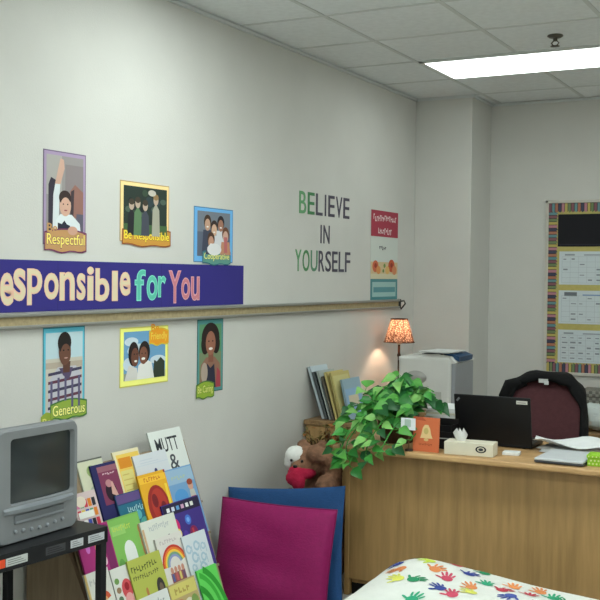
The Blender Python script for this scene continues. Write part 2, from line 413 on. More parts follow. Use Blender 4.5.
# BELIEVE IN YOURSELF, one cut-out per letter
G, K = (104, 160, 112), (84, 80, 94)
def row(word, y0, y1, z0, z1, cols, labs):
    n = len(word); ws = [.45 if c == 'I' else (1.15 if c in 'OUN' else 1) for c in word]; gap = .22
    tot = sum(ws) + gap * (n - 1); u = y0; k = (y1 - y0) / tot
    for c, wd, col, lb in zip(word, ws, cols, labs):
        q = Pic(); vs, fs, _ = text_geo(c, .004)
        ww = wd * k * (.42 if c == 'I' else 1); hh = z1 - z0
        bm = bmesh.new(); bv = [bm.verts.new(((a - .5) * ww, b * hh, 0)) for a, b in vs]
        for f in fs:
            try: bm.faces.new([bv[i] for i in f])
            except ValueError: pass
        r = bmesh.ops.extrude_face_region(bm, geom=bm.faces[:])
        for v in r['geom']:
            if isinstance(v, bmesh.types.BMVert): v.co.z += .002
        q.bmadd(bm, mat(col, .7, 0, .05, 30))
        o = q.build('wall_letter', loc=(.0008, u + wd * k / 2, z0)); o.rotation_euler = RL
        tag(o, lb, 'letter', 'wall letters spelling believe in yourself'); u += (wd + gap) * k
row('BELIEVE', 5.325, 5.995, 1.983, 2.112, [G, (74, 132, 88), K, K, K, K, K],
    ['green letter B starting the word BELIEVE', 'green letter E after the B of BELIEVE', 'dark letter L in BELIEVE', 'dark letter I in BELIEVE', 'dark letter E before the V of BELIEVE', 'dark letter V in BELIEVE', 'dark last letter E ending BELIEVE'])
row('IN', 5.59, 5.72, 1.818, 1.928, [K, K], ['dark letter I starting the short word IN', 'dark letter N ending the short word IN'])
row('YOURSELF', 5.283, 6.016, 1.648, 1.773, [G, (84, 140, 92), (96, 142, 112), K, K, K, K, K],
    ['green letter Y starting YOURSELF', 'green letter O in YOURSELF', 'green letter U in YOURSELF', 'dark letter R in YOURSELF', 'dark letter S in YOURSELF', 'dark letter E in YOURSELF', 'dark letter L in YOURSELF', 'dark letter F ending YOURSELF'])

# tall narrow poster
t = thing('wall_chart', 'tall red, white and teal poster above the end of the tack rail', 'poster', (.001, 6.556, 1.466), RL)
p = Pic(); w, h = .456, .6; p.sheet([(-w / 2, 0), (w / 2, 0), (w / 2, h), (-w / 2, h)], .001, ink((208, 214, 208)))
p.build('poster_sheet', t)
q = Pic(.0015); q.rect(-w / 2, .425, w / 2, h, (168, 62, 80)); q.build('red_heading', t)

for word_, a, b, c_, d_, k in ((15, -.19, .525, .2, .575, (240, 220, 222)), (9, -.11, .44, .12, .49, (240, 220, 222)), (5, -.09, .335, .03, .37, (70, 70, 84))):
    q2 = Pic(.002); q2.marks(word_, a, b, c_, d_, k); q2.build('lettering', t)
q = Pic(.0015); q.rect(-w / 2, .145, w / 2, .255, (212, 190, 150)); q.rect(-w / 2, .14, w / 2, .175, (214, 206, 176))
for cx, cy, r, c in ((-.15, .225, .05, (206, 110, 76)), (.12, .23, .055, (200, 92, 60)), (-.1, .2, .035, (220, 150, 90)), (.17, .2, .04, (214, 140, 100)), (.05, .2, .035, (222, 180, 110)), (0, .23, .018, (120, 150, 80)), (-.02, .195, .015, (110, 140, 80)), (.12, .235, .02, (150, 60, 50)), (-.15, .23, .02, (160, 66, 50))): q.ell(cx, cy, r, r * .8, c)
q.build('flower_picture', t)
q = Pic(.0015); q.rect(-w / 2, 0, w / 2, .14, (84, 140, 146)); q.rect(-w / 2 + .03, .02, w / 2 - .03, .12, (160, 196, 194)); q.rect(-w / 2 + .05, .05, w / 2 - .04, .085, (96, 150, 158)); q.build('teal_panel', t)

# ================================================================== BULLETIN BOARD
t = thing('bulletin_board', 'yellow bulletin board with a coloured scalloped border on the back wall', 'bulletin board', (1.45, YB - .001, .93), RB)
w, h = 1.21, 1.255
mb = MB()
fm = mat((200, 196, 186), .5)
for lo, hi in (((-w / 2, 0, 0), (w / 2, .022, .018)), ((-w / 2, h - .022, 0), (w / 2, h, .018)), ((-w / 2, 0, 0), (-w / 2 + .022, h, .018)), ((w / 2 - .022, 0, 0), (w / 2, h, .018))): mb.box(lo, hi, fm, .003)
mb.build('frame', t)
mb = MB(); mb.box((-w / 2 + .022, .022, 0), (w / 2 - .022, h - .022, .006), mat((190, 178, 108), .85, 0, .05, 40)); mb.build('yellow_backing', t)
q = Pic(.007)
cols = [(104, 144, 148), (180, 120, 96), (70, 72, 92), (186, 128, 140), (190, 174, 100), (116, 134, 94), (136, 92, 100)]
bw = .062; L0 = -w / 2 + .022; L1_ = w / 2 - .022; st = .023; k = 0
def seg(x0, y0, x1, y1, c, horiz, sgn):
    z = q.z + .00025
    if horiz: pts = [(x0, y0), (x1, y0), (x1, y1 - sgn * .008), ((x0 + x1) / 2, y1 + sgn * .008), (x0, y1 - sgn * .008)]
    else: pts = [(x0, y0), (x0, y1), (x1 - sgn * .01, y1), (x1 + sgn * .006, (y0 + y1) / 2), (x1 - sgn * .008, y0)]
    q.add([(a, b, z) for a, b in pts], [tuple(range(len(pts)))], ink(c))
    g = .004
    if horiz: q.add([(x1 - g, y0, z + .0003), (x1, y0, z + .0003), (x1, y1, z + .0003), (x1 - g, y1, z + .0003)], [(0, 1, 2, 3)], ink((46, 44, 50)))
    else: q.add([(x0, y1 - g, z + .0003), (x1, y1 - g, z + .0003), (x1, y1, z + .0003), (x0, y1, z + .0003)], [(0, 1, 2, 3)], ink((46, 44, 50)))
y = .022
while y < h - .022 - st * .5:
    y2 = min(y + st, h - .022)
    seg(L0, y, L0 + bw, y2, cols[k % 7], False, 1); seg(L1_, y, L1_ - bw, y2, cols[(k + 3) % 7], False, -1); y += st; k += 1
q.z += .0007
x = L0
while x < L1_ - st * .5:
    x2 = min(x + st, L1_)
    seg(x, .022, x2, .022 + bw, cols[k % 7], True, 1); seg(x, h - .022, x2, h - .022 - bw, cols[(k + 2) % 7], True, -1); x += st; k += 1
q.build('border_strip', t)
# sheets pinned to it
def pinned(name, label, cat, x0, x1, z0, z1, rgb, group=None):
    o = thing(name, label, cat, ((x0 + x1) / 2, YB - .0095, z0), RB, group)
    ww, hh = x1 - x0, z1 - z0
    p = Pic(); p.sheet([(-ww / 2, 0), (ww / 2, 0), (ww / 2, hh), (-ww / 2, hh)], .0012, ink(rgb)); p.build('sheet', o)
    return o, ww, hh
o, ww, hh = pinned('black_panel', 'black rectangular sheet at the top of the bulletin board', 'sheet', .935, 1.52, 1.852, 2.083, (24, 24, 30))
q = Pic(.0015); q.rect(-ww / 2 + .01, .01, ww / 2 - .01, .018, (44, 44, 52)); q.build('trim_line', o)
for z0, z1, lb, hd in ((1.58, 1.817, 'white calendar sheet directly under the black panel', 'JANUARY'), (1.3, 1.538, 'white calendar sheet with a dark heading, second under the black panel', 'FEBRUARY'), (1.022, 1.256, 'white calendar sheet lowest on the bulletin board', 'MARCH')):
    o, ww, hh = pinned('calendar_page', lb, 'calendar', .948, 1.40, z0, z1, (206, 216, 220), 'calendar pages on the bulletin board')
    q = Pic(.0015); hgt = hh - .05
    if 'second' in lb: q.rect(-ww / 2 + .04, hh - .04, -ww / 2 + .13, hh - .012, (110, 116, 122)); q.rect(-ww / 2 + .17, hh - .035, ww / 2 - .02, hh - .027, (120, 150, 190))
    else: q.rect(-ww / 2 + .04, hh - .03, -ww / 2 + .11, hh - .018, (150, 158, 164)); q.rect(-.05, hh - .03, .1, hh - .02, (160, 168, 176))
    for r in range(6): q.rect(-ww / 2 + .02, .012 + r * hgt / 5, ww / 2 - .02, .0135 + r * hgt / 5, (168, 176, 182))
    for c in range(8): q.rect(-ww / 2 + .02 + c * (ww - .04) / 7, .012, -ww / 2 + .0215 + c * (ww - .04) / 7, .012 + hgt, (168, 176, 182))
    random.seed(int(z0 * 100))
    for r in range(5):
        for c in range(7):
            if random.random() < (.75 if z0 < 1.1 else .35):
                a = -ww / 2 + .03 + c * (ww - .04) / 7; b = .02 + r * hgt / 5
                q.rect(a, b + .008, a + rnd(.02, .04), b + rnd(.013, .02), (140, 146, 154))
    q.build('printed_grid', o)
random.seed(11)

# ================================================================== CART + TELEVISION
cart = thing('av_cart', 'black metal equipment cart under the television, stickers on its edge', 'cart', (.485, 2.995, 0), (0, 0, math.radians(-5)))
# local: +x to the room, -y towards the camera; top right front corner at origin
CM = mat((26, 27, 30), .4, .2, .08)
Wc, Dc = .62, .41
mb = MB(); mb.box((-Dc, -Wc, .695), (0, 0, .71), CM, .003); mb.build('top_shelf', cart)
mb = MB(); mb.box((-.012, -Wc, .652), (0, 0, .7), CM, .002); mb.box((-Dc, -Wc, .652), (-Dc + .012, 0, .7), CM, .002); mb.box((-Dc, -.012, .652), (0, 0, .7), CM, .002); mb.box((-Dc, -Wc, .652), (0, -Wc + .012, .7), CM, .002); mb.build('apron', cart)
for lx, ly in ((-.028, -.036), (-.028, -Wc), (-Dc, -.13), (-Dc, -Wc)):
    mb = MB(); mb.box((lx, ly, .06), (lx + .028, ly + .03, .7), CM, .003); lg = mb.build('leg', cart)
    c = MB(); c.lathe([(.001, -.013), (.022, -.013), (.03, -.008), (.03, .008), (.022, .013), (.001, .013)], BLACK, 16, M=Matrix.Translation((lx + .017, ly + .018, .03)) @ Matrix.Rotation(PI / 2, 4, 'X'))
    c.tube([(lx + .017, ly + .018, .02), (lx + .017, ly + .018, .065)], .008, STEEL, 8); c.build('caster', lg)
mb = MB(); mb.box((-Dc + .002, -Wc + .004, .15), (-.002, -.004, .165), CM, .003); mb.build('bottom_shelf', cart)
for y0, y1, c, nm in ((-.535, -.475, (222, 78, 40), 'orange_sticker'), (-.472, -.38, (186, 190, 188), 'white_sticker'), (-.3, -.21, (62, 62, 66), 'grey_sticker'), (-.185, -.125, (188, 192, 196), 'white_sticker'), (-.1, -.02, (188, 192, 196), 'white_sticker')):
    mb = MB(); mb.box((0, y0, .667), (.001, y1, .694), ink(c))
    if nm == 'white_sticker' or nm == 'grey_sticker':
        d = tuple(int(v * .7) for v in c)
        for k in range(3): mb.box((.001, y0 + .008, .672 + k * .007), (.0012, y1 - .008 - .01 * k, .675 + k * .007), ink(d))
    mb.build(nm, cart)

tv = thing('television', 'grey tube television with built in cassette slot on the black cart', 'television', (.372, 2.752, .711), (0, 0, math.radians(-1.5)))
# local: screen faces +x ; width along y
GR = mat((128, 131, 134), .5, 0, .03); GR2 = mat((112, 116, 120), .55, 0, .03); DK = mat((40, 42, 46), .4)
def rrect(w2, z0, z1, r, n=5, waist=0):
    pts = []
    for cx, cz, a in ((w2 - r, z1 - r, 0), (-w2 + r, z1 - r, 90), (-w2 + r, z0 + r, 180), (w2 - r, z0 + r, 270)):
        for k in range(n + 1):
            t_ = math.radians(a + 90 * k / n); pts.append((cx + r * math.cos(t_), cz + r * math.sin(t_)))
    return pts
def loft(mb, rings, m, capA=True, capB=True, smooth=False):
    n = len(rings[0]); vs = [p for r in rings for p in r]; fs = []
    for i in range(len(rings) - 1):
        for k in range(n): fs.append((i * n + k, i * n + (k + 1) % n, (i + 1) * n + (k + 1) % n, (i + 1) * n + k))
    if capA: fs.append(tuple(range(n))[::-1])
    if capB: fs.append(tuple(range((len(rings) - 1) * n, len(rings) * n)))
    mb.add(vs, fs, m, None, smooth)
HW = .195
mb = MB()
rings = []
for x, s, zt in ((-.33, .52, .27), (-.3, .56, .29), (-.16, .80, .35), (-.08, .96, .378), (-.03, .985, .382)):
    rings.append([(x, a, b) for a, b in rrect(HW * s, .0, zt, .03)])
loft(mb, rings, GR2); mb.build('rear_housing', tv)
# front bezel ring with an opening for the tube
mb = MB()
out = rrect(HW, .0, .384, .03); sx0, sx1, sz0, sz1 = -.145, .145, .128, .352
inn = [(a + .022, b) for a, b in rrect(.157, sz0, sz1, .014)]
n = len(out)
vs = [(-.03, a, b) for a, b in out] + [(0.0, a, b) for a, b in out] + [(.008, a * .975, .192 + (b - .192) * .975) for a, b in out] + [(.006, a, b) for a, b in inn] + [(-.012, a * .97, .24 + (b - .24) * .97) for a, b in inn]
fs = []
for i in range(4):
    for k in range(n): fs.append((i * n + k, i * n + (k + 1) % n, (i + 1) * n + (k + 1) % n, (i + 1) * n + k))
mb.add(vs, fs, GR); mb.build('front_bezel', tv)
# curved tube face
mb = MB(); N = 12; vs = []; fs = []
for i in range(N + 1):
    for j in range(N + 1):
        a = -1 + 2 * i / N; b = -1 + 2 * j / N
        vs.append((-.012 + .011 * (1 - a * a) * (1 - .5 * b * b), a * .154 + .022, .24 + b * .11))
for i in range(N):
    for j in range(N): fs.append((i * (N + 1) + j, (i + 1) * (N + 1) + j, (i + 1) * (N + 1) + j + 1, i * (N + 1) + j + 1))
mb.add(vs, fs, mat((46, 52, 54), .12, 0, .03, spec=.5), None, True); mb.build('screen', tv)
# chin ledge, cassette flap, buttons
mb = MB(); vs = []; n = 14
for k in range(n + 1):
    a = -1 + 2 * k / n; d = .012 + .016 * (1 - a * a)
    for dx, z in ((.004, .124), (d + .002, .116), (d, .104), (.006, .1)): vs.append((dx, a * .168, z))
fs = [(k * 4 + j, (k + 1) * 4 + j, (k + 1) * 4 + j + 1, k * 4 + j + 1) for k in range(n) for j in range(3)]
mb.add(vs, fs, mat((128, 133, 138), .45), None, False); mb.build('chin_ledge', tv)
mb = MB(); mb.box((.004, -.12, .064), (.013, .12, .094), GR2, .003); mb.box((.012, -.115, .066), (.0145, .115, .074), mat((128, 133, 138), .4), .001); mb.build('cassette_flap', tv)
for k in range(7):
    mb = MB(); yy = -.115 + k * .038; mb.lathe([(.001, .006), (.006, .006), (.007, .003), (.007, 0)], mat((140, 145, 150), .4), 12, M=Matrix.Translation((.008, yy, .036 + .004 * math.cos(k))) @ Matrix.Rotation(PI / 2, 4, 'Y')); mb.build('button', tv)

# ================================================================== BOOK DISPLAY
SL = .361; LL = math.hypot(SL, 1); tx, tz = -SL / LL, 1 / LL; nx, nz = 1 / LL, SL / LL
BX = .417
def pl(s, d): return (BX + tx * s + nx * d, tz * s + nz * d)     # (x, z) on the tilted board
dsp = thing('book_display', 'tan wooden tiered book rack leaning beside the cart, full of picture books', 'book rack', (BX, 3.58, 0))
def loc(s, d): x, z = pl(s, d); return (x - BX, z)
YA, YZ = 3.10 - 3.58, 3.99 - 3.58
YEND = {'A': 3.99, 'B': 3.955, 'C': 3.92, 'D': 3.88, 'E': 3.845}
def sidepanel(y, taper):
    a = loc(.91, .006); b = loc(.91, -.03); f0 = loc(0, .095)
    poly = [(.02 - BX, 0), (f0[0], 0), loc(.62, .008), a, b, (.02 - BX, a[1] - .06)]
    M = Matrix(((1, 0, 0, 0), (0, 0, 1, 0), (0, 1, 0, 0), (0, 0, 0, 1)))
    mb = MB(); mb.prism(poly, y, y + .02, BIRCH, M)
    mb.v = [(x, yy - taper * max(0, 1 - z / .583), z) for x, yy, z in mb.v]
    mb.build('side_panel', dsp)
sidepanel(YA - .02, 0); sidepanel(YZ + .002, .14)
STEP = .021; LED = {'A': .62, 'B': .48, 'C': .335, 'D': .185, 'E': .03}; OFF = {k: .01 + i * STEP for i, k in enumerate('ABCDE')}
M2 = Matrix(((1, 0, 0, 0), (0, 0, 1, 0), (0, 1, 0, 0), (0, 0, 0, 1)))
for k in 'ABCDE':
    d = OFF[k]; s0 = LED[k]; s1 = .895 if k == 'A' else LED[chr(ord(k) - 1)] - .0115; ye = YEND[k] - 3.58
    mb = MB(); poly = [loc(s0, d - .008), loc(s1, d - .008), loc(s1, d), loc(s0, d)]; mb.prism(poly, YA, ye, BIRCH, M2); mb.build('backing_board', dsp)
    mb = MB(); poly = [loc(s0 - .01, d - .008), loc(s0, d - .008), loc(s0, d + .02), loc(s0 - .01, d + .02)]; mb.prism(poly, YA, ye, BIRCH, M2); mb.build('ledge', dsp)
mb = MB(); mb.box((.03 - BX, YA, .02), (.04 - BX, YZ - .13, .75), BIRCH); mb.build('back_panel', dsp)

ROTB = Matrix(((0, tx, nx), (1, 0, 0), (0, tz, nz))).to_euler()
def book(label, tier, y0, y1, stop, lift=0, cover=(200, 200, 200), art=None, thick=.007, tilt=0.0, name='picture_book', edge=None):
    dy = {'A': -.004, 'B': -.004, 'C': 0.0, 'D': .012, 'E': .012}[tier]; y0 += dy; y1 += dy
    s0 = LED[tier] + .0005; x, z = pl(s0, OFF[tier] + .0008 + lift * .0095)
    o = thing(name, label, 'book', (x, (y0 + y1) / 2, z), ROTB, 'picture books on the rack')
    w = y1 - y0; h = stop - s0
    mb = MB(); mb.box((-w / 2, 0, 0), (w / 2, h, .0012), ink(cover)); mb.box((-w / 2, 0, thick - .0012), (w / 2, h, thick), ink(cover)); mb.box((-w / 2, 0, .0), (-w / 2 + .0015, h, thick), ink(cover)); mb.build('cover', o)
    mb = MB(); mb.box((-w / 2 + .002, .003, .0013), (w / 2 - .004, h - .003, thick - .0013), ink((222, 218, 204))); mb.build('pages', o)
    if art:
        q = Pic(thick); q.rect(-w / 2 + .001, .001, w / 2 - .001, h - .001, cover); art(q, w, h); q.build('cover_picture', o)
    return o
def lines(q, x0, x1, y1, n, dy, c, th=.004, seed=1):
    R = random.Random(seed)
    for k in range(n): q.rect(x0, y1 - k * dy - th, x0 + (x1 - x0) * R.uniform(.6, 1), y1 - k * dy, c)
# --- row A (top)
def aA1(q, w, h):
    q.rect(-w / 2 + .006, .01, w / 2 - .006, h - .008, (206, 206, 180)); q.rect(-w / 2, h - .006, w / 2, h, (90, 92, 84))
    for k, c in enumerate([(150, 170, 110), (206, 214, 190), (170, 180, 160), (214, 214, 206), (120, 146, 90)]): q.ell(-.005 + .01 * math.sin(k * 2), h - .05 - k * .042, .028, .024, c)
book('cream picture book with a round caterpillar figure, behind the television edge', 'A', 3.250, 3.408, .918, 0, (196, 198, 178), aA1)
def aA2(q, w, h):
    q.rect(-w / 2 + .035, h - .17, w / 2, h - .012, (124, 56, 86)); q.rect(-w / 2 + .035, h - .035, w / 2, h - .012, (150, 96, 110)); q.ell(.01, h - .12, .035, .04, (40, 24, 40))
    q.ell(.005, h - .085, .02, .016, (186, 130, 136)); q.poly([(.01, h - .13), (.05, h - .15), (.03, h - .08), (.02, h - .08)], (206, 160, 150)); q.marks(5, -.02, h - .05, .06, h - .038, (206, 170, 180))
book('plum and navy picture book with a dark figure on the top shelf', 'A', 3.312, 3.472, .888, 1, (40, 40, 92), aA2)
def aA3(q, w, h):
    q.rect(-w / 2 + .018, .01, w / 2 - .006, h - .015, (232, 196, 92)); q.rect(-w / 2 + .026, h - .075, .02, h - .03, (214, 138, 40)); q.rect(-w / 2 + .024, .02, .015, h - .085, (220, 208, 130))
    lines(q, -w / 2 + .03, .01, h - .1, 6, .022, (200, 176, 96)); q.ell(.05, h - .12, .03, .05, (176, 140, 120)); q.ell(.05, h - .19, .03, .03, (96, 90, 96)); q.ell(.055, h - .1, .015, .018, (120, 70, 60))
book('yellow and orange picture book with a cream edge on the top shelf', 'A', 3.478, 3.655, .922, 0, (226, 214, 176), aA3)
def aA5(q, w, h):
    q.text('MUTT', -w / 2 + .035, h - .10, w / 2 - .045, h - .035, (40, 44, 50), .012, .0); q.text('&', -.02, h - .185, .05, h - .115, (70, 74, 82), .008)
book('white sheet hand lettered MUTT in black at the top of the rack', 'A', 3.746, 3.994, .972, 0, (216, 220, 216), aA5, name='picture_book')
def aA4(q, w, h):
    q.rect(-w / 2, h - .05, w / 2, h - .046, (196, 204, 214)); lines(q, -.08, .06, h - .025, 2, .012, (190, 198, 210), .003); q.ell(.015, h - .085, .011, .014, (52, 60, 110)); q.rect(.005, h - .115, .02, h - .09, (96, 104, 150))
book('plain pale book with a tiny blue figure overlapping the MUTT sheet', 'A', 3.590, 3.828, .886, 1, (206, 210, 216), aA4)
# --- row B
def aB1(q, w, h):
    R = random.Random(5); cs = [(206, 60, 80), (60, 80, 170), (230, 200, 80), (40, 40, 50), (210, 120, 160), (90, 160, 110), (236, 236, 232), (220, 130, 50)]
    for r in range(5):
        for c in range(5): a = -w / 2 + .01 + c * .024; b = h - .06 - r * .04; q.rect(a, b, a + .02, b + .032, R.choice(cs))
    q.rect(-w / 2 + .01, h - .1, .03, h - .075, (236, 236, 230)); q.ell(-.03, h - .035, .03, .022, (226, 214, 196))
book('colourful magazine covered in small bright squares, left of the rack', 'B', 3.150, 3.290, .795, 0, (210, 190, 190), aB1)
def aB2(q, w, h):
    q.rect(-w / 2 + .004, h - .04, w / 2 - .004, h - .004, (96, 76, 130)); q.rect(-w / 2 + .004, .01, w / 2 - .004, h - .045, (40, 106, 132)); q.rect(-w / 2 + .004, .01, w / 2 - .004, h - .14, (36, 84, 116))
    for cx, cy, r, c in ((-.05, h - .13, .03, (70, 150, 160)), (.03, h - .15, .035, (84, 160, 150)), (.07, h - .11, .022, (60, 130, 160)), (0, h - .1, .02, (90, 170, 180))): q.ell(cx, cy, r, r, c)
    q.marks(9, -.06, h - .085, .06, h - .055, (170, 210, 214))
book('teal blue picture book with a purple band on the second shelf', 'B', 3.398, 3.636, .747, 0, (44, 72, 110), aB2)
def aB3(q, w, h):
    q.rect(-w / 2 + .006, h - .04, w / 2 - .006, h - .012, (240, 190, 60)); q.marks(7, -.06, h - .036, .06, h - .016, (206, 120, 40)); q.ell(.0, h - .15, .075, .095, (150, 44, 40)); q.ell(.005, h - .145, .055, .075, (178, 58, 48)); q.ell(-.02, h - .12, .02, .03, (120, 34, 40)); q.ell(.03, h - .16, .02, .03, (120, 34, 40))
    q.poly([(w / 2 - .03, h - .27), (w / 2 - .012, h - .27), (w / 2 - .01, h - .06), (w / 2 - .026, h - .06)], (240, 206, 70)); q.rect(w / 2 - .012, h - .012, w / 2, h, (150, 50, 60))
book('yellow picture book with a big dark red circle on the second shelf', 'B', 3.557, 3.752, .800, 1, (226, 168, 44), aB3)
def aB4(q, w, h):
    q.rect(-w / 2 + .005, h - .07, w / 2 - .005, h - .006, (150, 180, 206)); q.marks(5, -.06, h - .055, .05, h - .03, (170, 190, 170)); q.ell(-.02, h - .13, .05, .035, (84, 150, 206)); q.ell(.0, h - .2, .06, .05, (70, 130, 196))
    q.ell(.065, h - .09, .02, .022, (206, 160, 140)); q.ell(.065, h - .075, .022, .014, (150, 70, 50)); q.poly([(.04, h - .2), (.095, h - .2), (.085, h - .11), (.05, h - .11)], (190, 190, 180)); q.rect(.05, h - .17, .085, h - .14, (196, 96, 84)); q.ell(.01, h - .165, .018, .02, (216, 150, 150)); q.ell(-.03, h - .19, .015, .02, (60, 70, 130))
book('sky blue picture book with a boy figure, under the MUTT sheet', 'B', 3.748, 3.966, .792, 0, (116, 158, 200), aB4)
# --- row C
def aC1(q, w, h):
    q.rect(w / 2 - .05, .0, w / 2 - .006, h - .008, (120, 36, 92)); q.ell(.01, h - .09, .02, .028, (226, 150, 110)); q.ell(-.05, h - .08, .012, .018, (196, 110, 190)); q.ell(.0, h - .12, .022, .02, (196, 60, 90)); q.ell(.03, h - .14, .012, .02, (232, 200, 210)); q.marks(4, -.08, h - .05, .0, h - .02, (214, 110, 170))
book('magenta picture book partly behind the cart corner', 'C', 3.078, 3.272, .660, 1, (166, 48, 118), aC1)
def aC2(q, w, h):
    q.rect(-w / 2 + .005, .01, w / 2 - .005, h - .006, (128, 184, 92)); q.rect(-w / 2 + .02, h - .07, .0, h - .03, (150, 200, 110)); q.marks(9, -.075, h - .055, .04, h - .03, (196, 210, 90))
    q.ell(.0, h - .145, .036, .045, (226, 230, 226)); q.rect(-.036, h - .22, .036, h - .145, (226, 230, 226)); q.ell(-.01, h - .19, .006, .006, (90, 96, 90)); q.ell(.01, h - .19, .006, .006, (90, 96, 90))
    for k in range(5): q.ell(w / 2 - .016, h - .07 - k * .03, .014, .02, (176, 130, 80))
    q.ell(-.07, h - .2, .02, .04, (104, 160, 80))
book('green picture book with a white ghost shape on the third shelf', 'C', 3.272, 3.482, .662, 0, (120, 172, 88), aC2)
def aC3(q, w, h):
    q.marks(11, -.07, h - .05, .07, h - .02, (170, 176, 180)); q.ell(.05, h - .09, .008, .01, (40, 40, 44)); q.ell(-.045, h - .11, .012, .016, (90, 94, 100)); q.rect(-.055, h - .17, -.04, h - .11, (140, 144, 150)); q.rect(-w / 2 + .003, .02, -w / 2 + .016, h - .03, (206, 170, 130)); q.rect(.035, h - .13, .055, h - .09, (180, 180, 176))
book('white picture book with tiny grey figures in the rack centre', 'C', 3.462, 3.704, .611, 1, (214, 216, 206), aC3)
def aC4(q, w, h):
    q.rect(-w / 2 + .004, h - .05, w / 2 - .004, h - .004, (40, 32, 62)); 
    for k, c in enumerate([(226, 226, 226), (200, 206, 226), (96, 150, 200), (206, 160, 190), (226, 226, 226), (226, 226, 220)]): q.rect(-w / 2 + .03 + k * .035, h - .036, -w / 2 + .052 + k * .035, h - .018, c)
    q.ell(.02, h - .09, .022, .022, (70, 110, 200)); q.ell(.02, h - .09, .011, .011, (110, 160, 226)); q.ell(-.075, h - .1, .028, .032, (206, 44, 110)); q.ell(-.07, h - .135, .022, .022, (230, 206, 90)); q.ell(.04, h - .15, .03, .03, (130, 40, 84)); q.ell(-.02, h - .16, .02, .03, (84, 60, 160)); q.ell(-.09, h - .16, .014, .018, (60, 110, 90)); q.rect(.03, h - .2, .042, h - .13, (190, 60, 70))
book('dark purple picture book with bright spots and a row of letters', 'C', 3.642, 3.922, .650, 0, (66, 50, 128), aC4)
# --- row D
def aD1(q, w, h): q.arc(.01, h - .12, .022, .042, .3, PI, (206, 90, 60)); q.arc(.01, h - .12, .01, .022, .3, PI, (226, 170, 110)); q.rect(-w / 2, .0, -w / 2 + .012, h, (206, 176, 110)); q.marks(4, -.05, h - .05, .04, h - .025, (190, 190, 186))
book('white picture book with a small red arc, seen under the cart top', 'D', 3.040, 3.180, .494, 0, (216, 216, 208), aD1)
def aD2(q, w, h):
    for k in range(3): q.ell(-.03, h - .05 - k * .035, .014, .012, ((110, 150, 80), (150, 120, 90), (90, 120, 90))[k])
    q.ell(.02, h - .09, .032, .04, (206, 80, 86)); q.ell(.02, h - .08, .014, .016, (150, 30, 40)); q.ell(.02, h - .135, .026, .03, (226, 160, 160)); q.ell(-.02, h - .15, .014, .02, (110, 110, 110))
book('white picture book with a red flower shape beside the cart leg', 'D', 3.186, 3.296, .477, 0, (214, 214, 208), aD2)
def aD3(q, w, h):
    q.marks(10, -.095, h - .055, .075, h - .024, (84, 92, 44)); q.marks(12, -.095, h - .085, .075, h - .062, (96, 100, 52)); q.ell(.06, h - .145, .026, .042, (56, 52, 50)); q.ell(.062, h - .145, .013, .02, (110, 92, 76)); q.ell(-.03, h - .14, .008, .018, (176, 120, 70))
    q.arc(-.07, h - .24, .0, .075, 0, PI, (70, 140, 140)); q.ell(.07, h - .2, .016, .03, (96, 120, 60))
book('olive yellow picture book with two lines of dark print on the fourth shelf', 'D', 3.286, 3.500, .485, 1, (176, 182, 84), aD3)
def aD4(q, w, h):
    for k, c in enumerate([(196, 56, 50), (226, 120, 50), (236, 196, 70), (120, 160, 130), (140, 150, 196)]): q.arc(.0, h - .13, .078 - k * .01, .088 - k * .01, .25, PI - .05, c, 1.0)
    q.marks(7, -.07, h - .032, .05, h - .014, (190, 180, 180))
    q.rect(-.05, h - .2, .05, h - .155, (150, 90, 90))
    for k in range(4): q.ell(-.036 + k * .025, h - .145, .01, .014, (196, 140, 120)); q.rect(-.044 + k * .025, h - .19, -.03 + k * .025, h - .158, ((84, 96, 150), (196, 96, 96), (210, 190, 110), (110, 80, 110))[k])
book('white picture book with a rainbow arch over small figures', 'D', 3.503, 3.690, .528, 0, (216, 212, 206), aD4)
def aD5(q, w, h):
    for k, (a, b, s) in enumerate(((-.06, h - .06, .02), (.0, h - .055, .022), (.045, h - .065, .016), (-.03, h - .1, .024), (.03, h - .11, .02), (-.055, h - .14, .016), (.01, h - .15, .024))): q.arc(a, b, s * .55, s, 0, 6.1, (164, 190, 206)); q.rect(a + s, b - .03, a + s + .004, b + .01, (150, 176, 196))
    q.rect(-w / 2, 0, w / 2, .02, (190, 196, 200))
book('white picture book with pale blue loops at the rack right end', 'D', 3.668, 3.845, .500, 1, (206, 214, 220), aD5)
# --- row E
def aE1(q, w, h): q.marks(11, -.08, h - .06, .08, h - .02, (150, 156, 160)); q.ell(.04, h - .12, .03, .03, (150, 156, 162))
book('white picture book lowest on the rack under the olive one', 'E', 3.250, 3.472, .332, 0, (214, 216, 214), aE1)
def aE2(q, w, h):
    q.rect(-w / 2 + .006, h - .06, w / 2 - .006, h - .006, (206, 196, 110)); q.marks(4, -.06, h - .05, .05, h - .02, (170, 150, 80)); q.ell(-.04, h - .1, .035, .03, (196, 84, 60)); q.ell(.02, h - .11, .035, .035, (216, 210, 190)); q.ell(.06, h - .1, .025, .03, (120, 150, 80)); q.ell(-.01, h - .15, .03, .025, (150, 90, 60))
book('yellowish food picture book on the lowest rack shelf', 'E', 3.476, 3.668, .335, 0, (180, 160, 110), aE2)
def aE3(q, w, h):
    q.arc(-.12, h - .2, .1, .125, 0, 1.2, (40, 140, 44), 1.2); q.arc(-.12, h - .2, .15, .17, -.1, 1.2, (60, 170, 60), 1.2); q.arc(-.12, h - .22, .19, .215, -.1, 1.1, (46, 150, 50), 1.2)
book('bright green picture book at the lower right corner of the rack', 'E', 3.690, 3.840, .345, 0, (98, 206, 92), aE3)

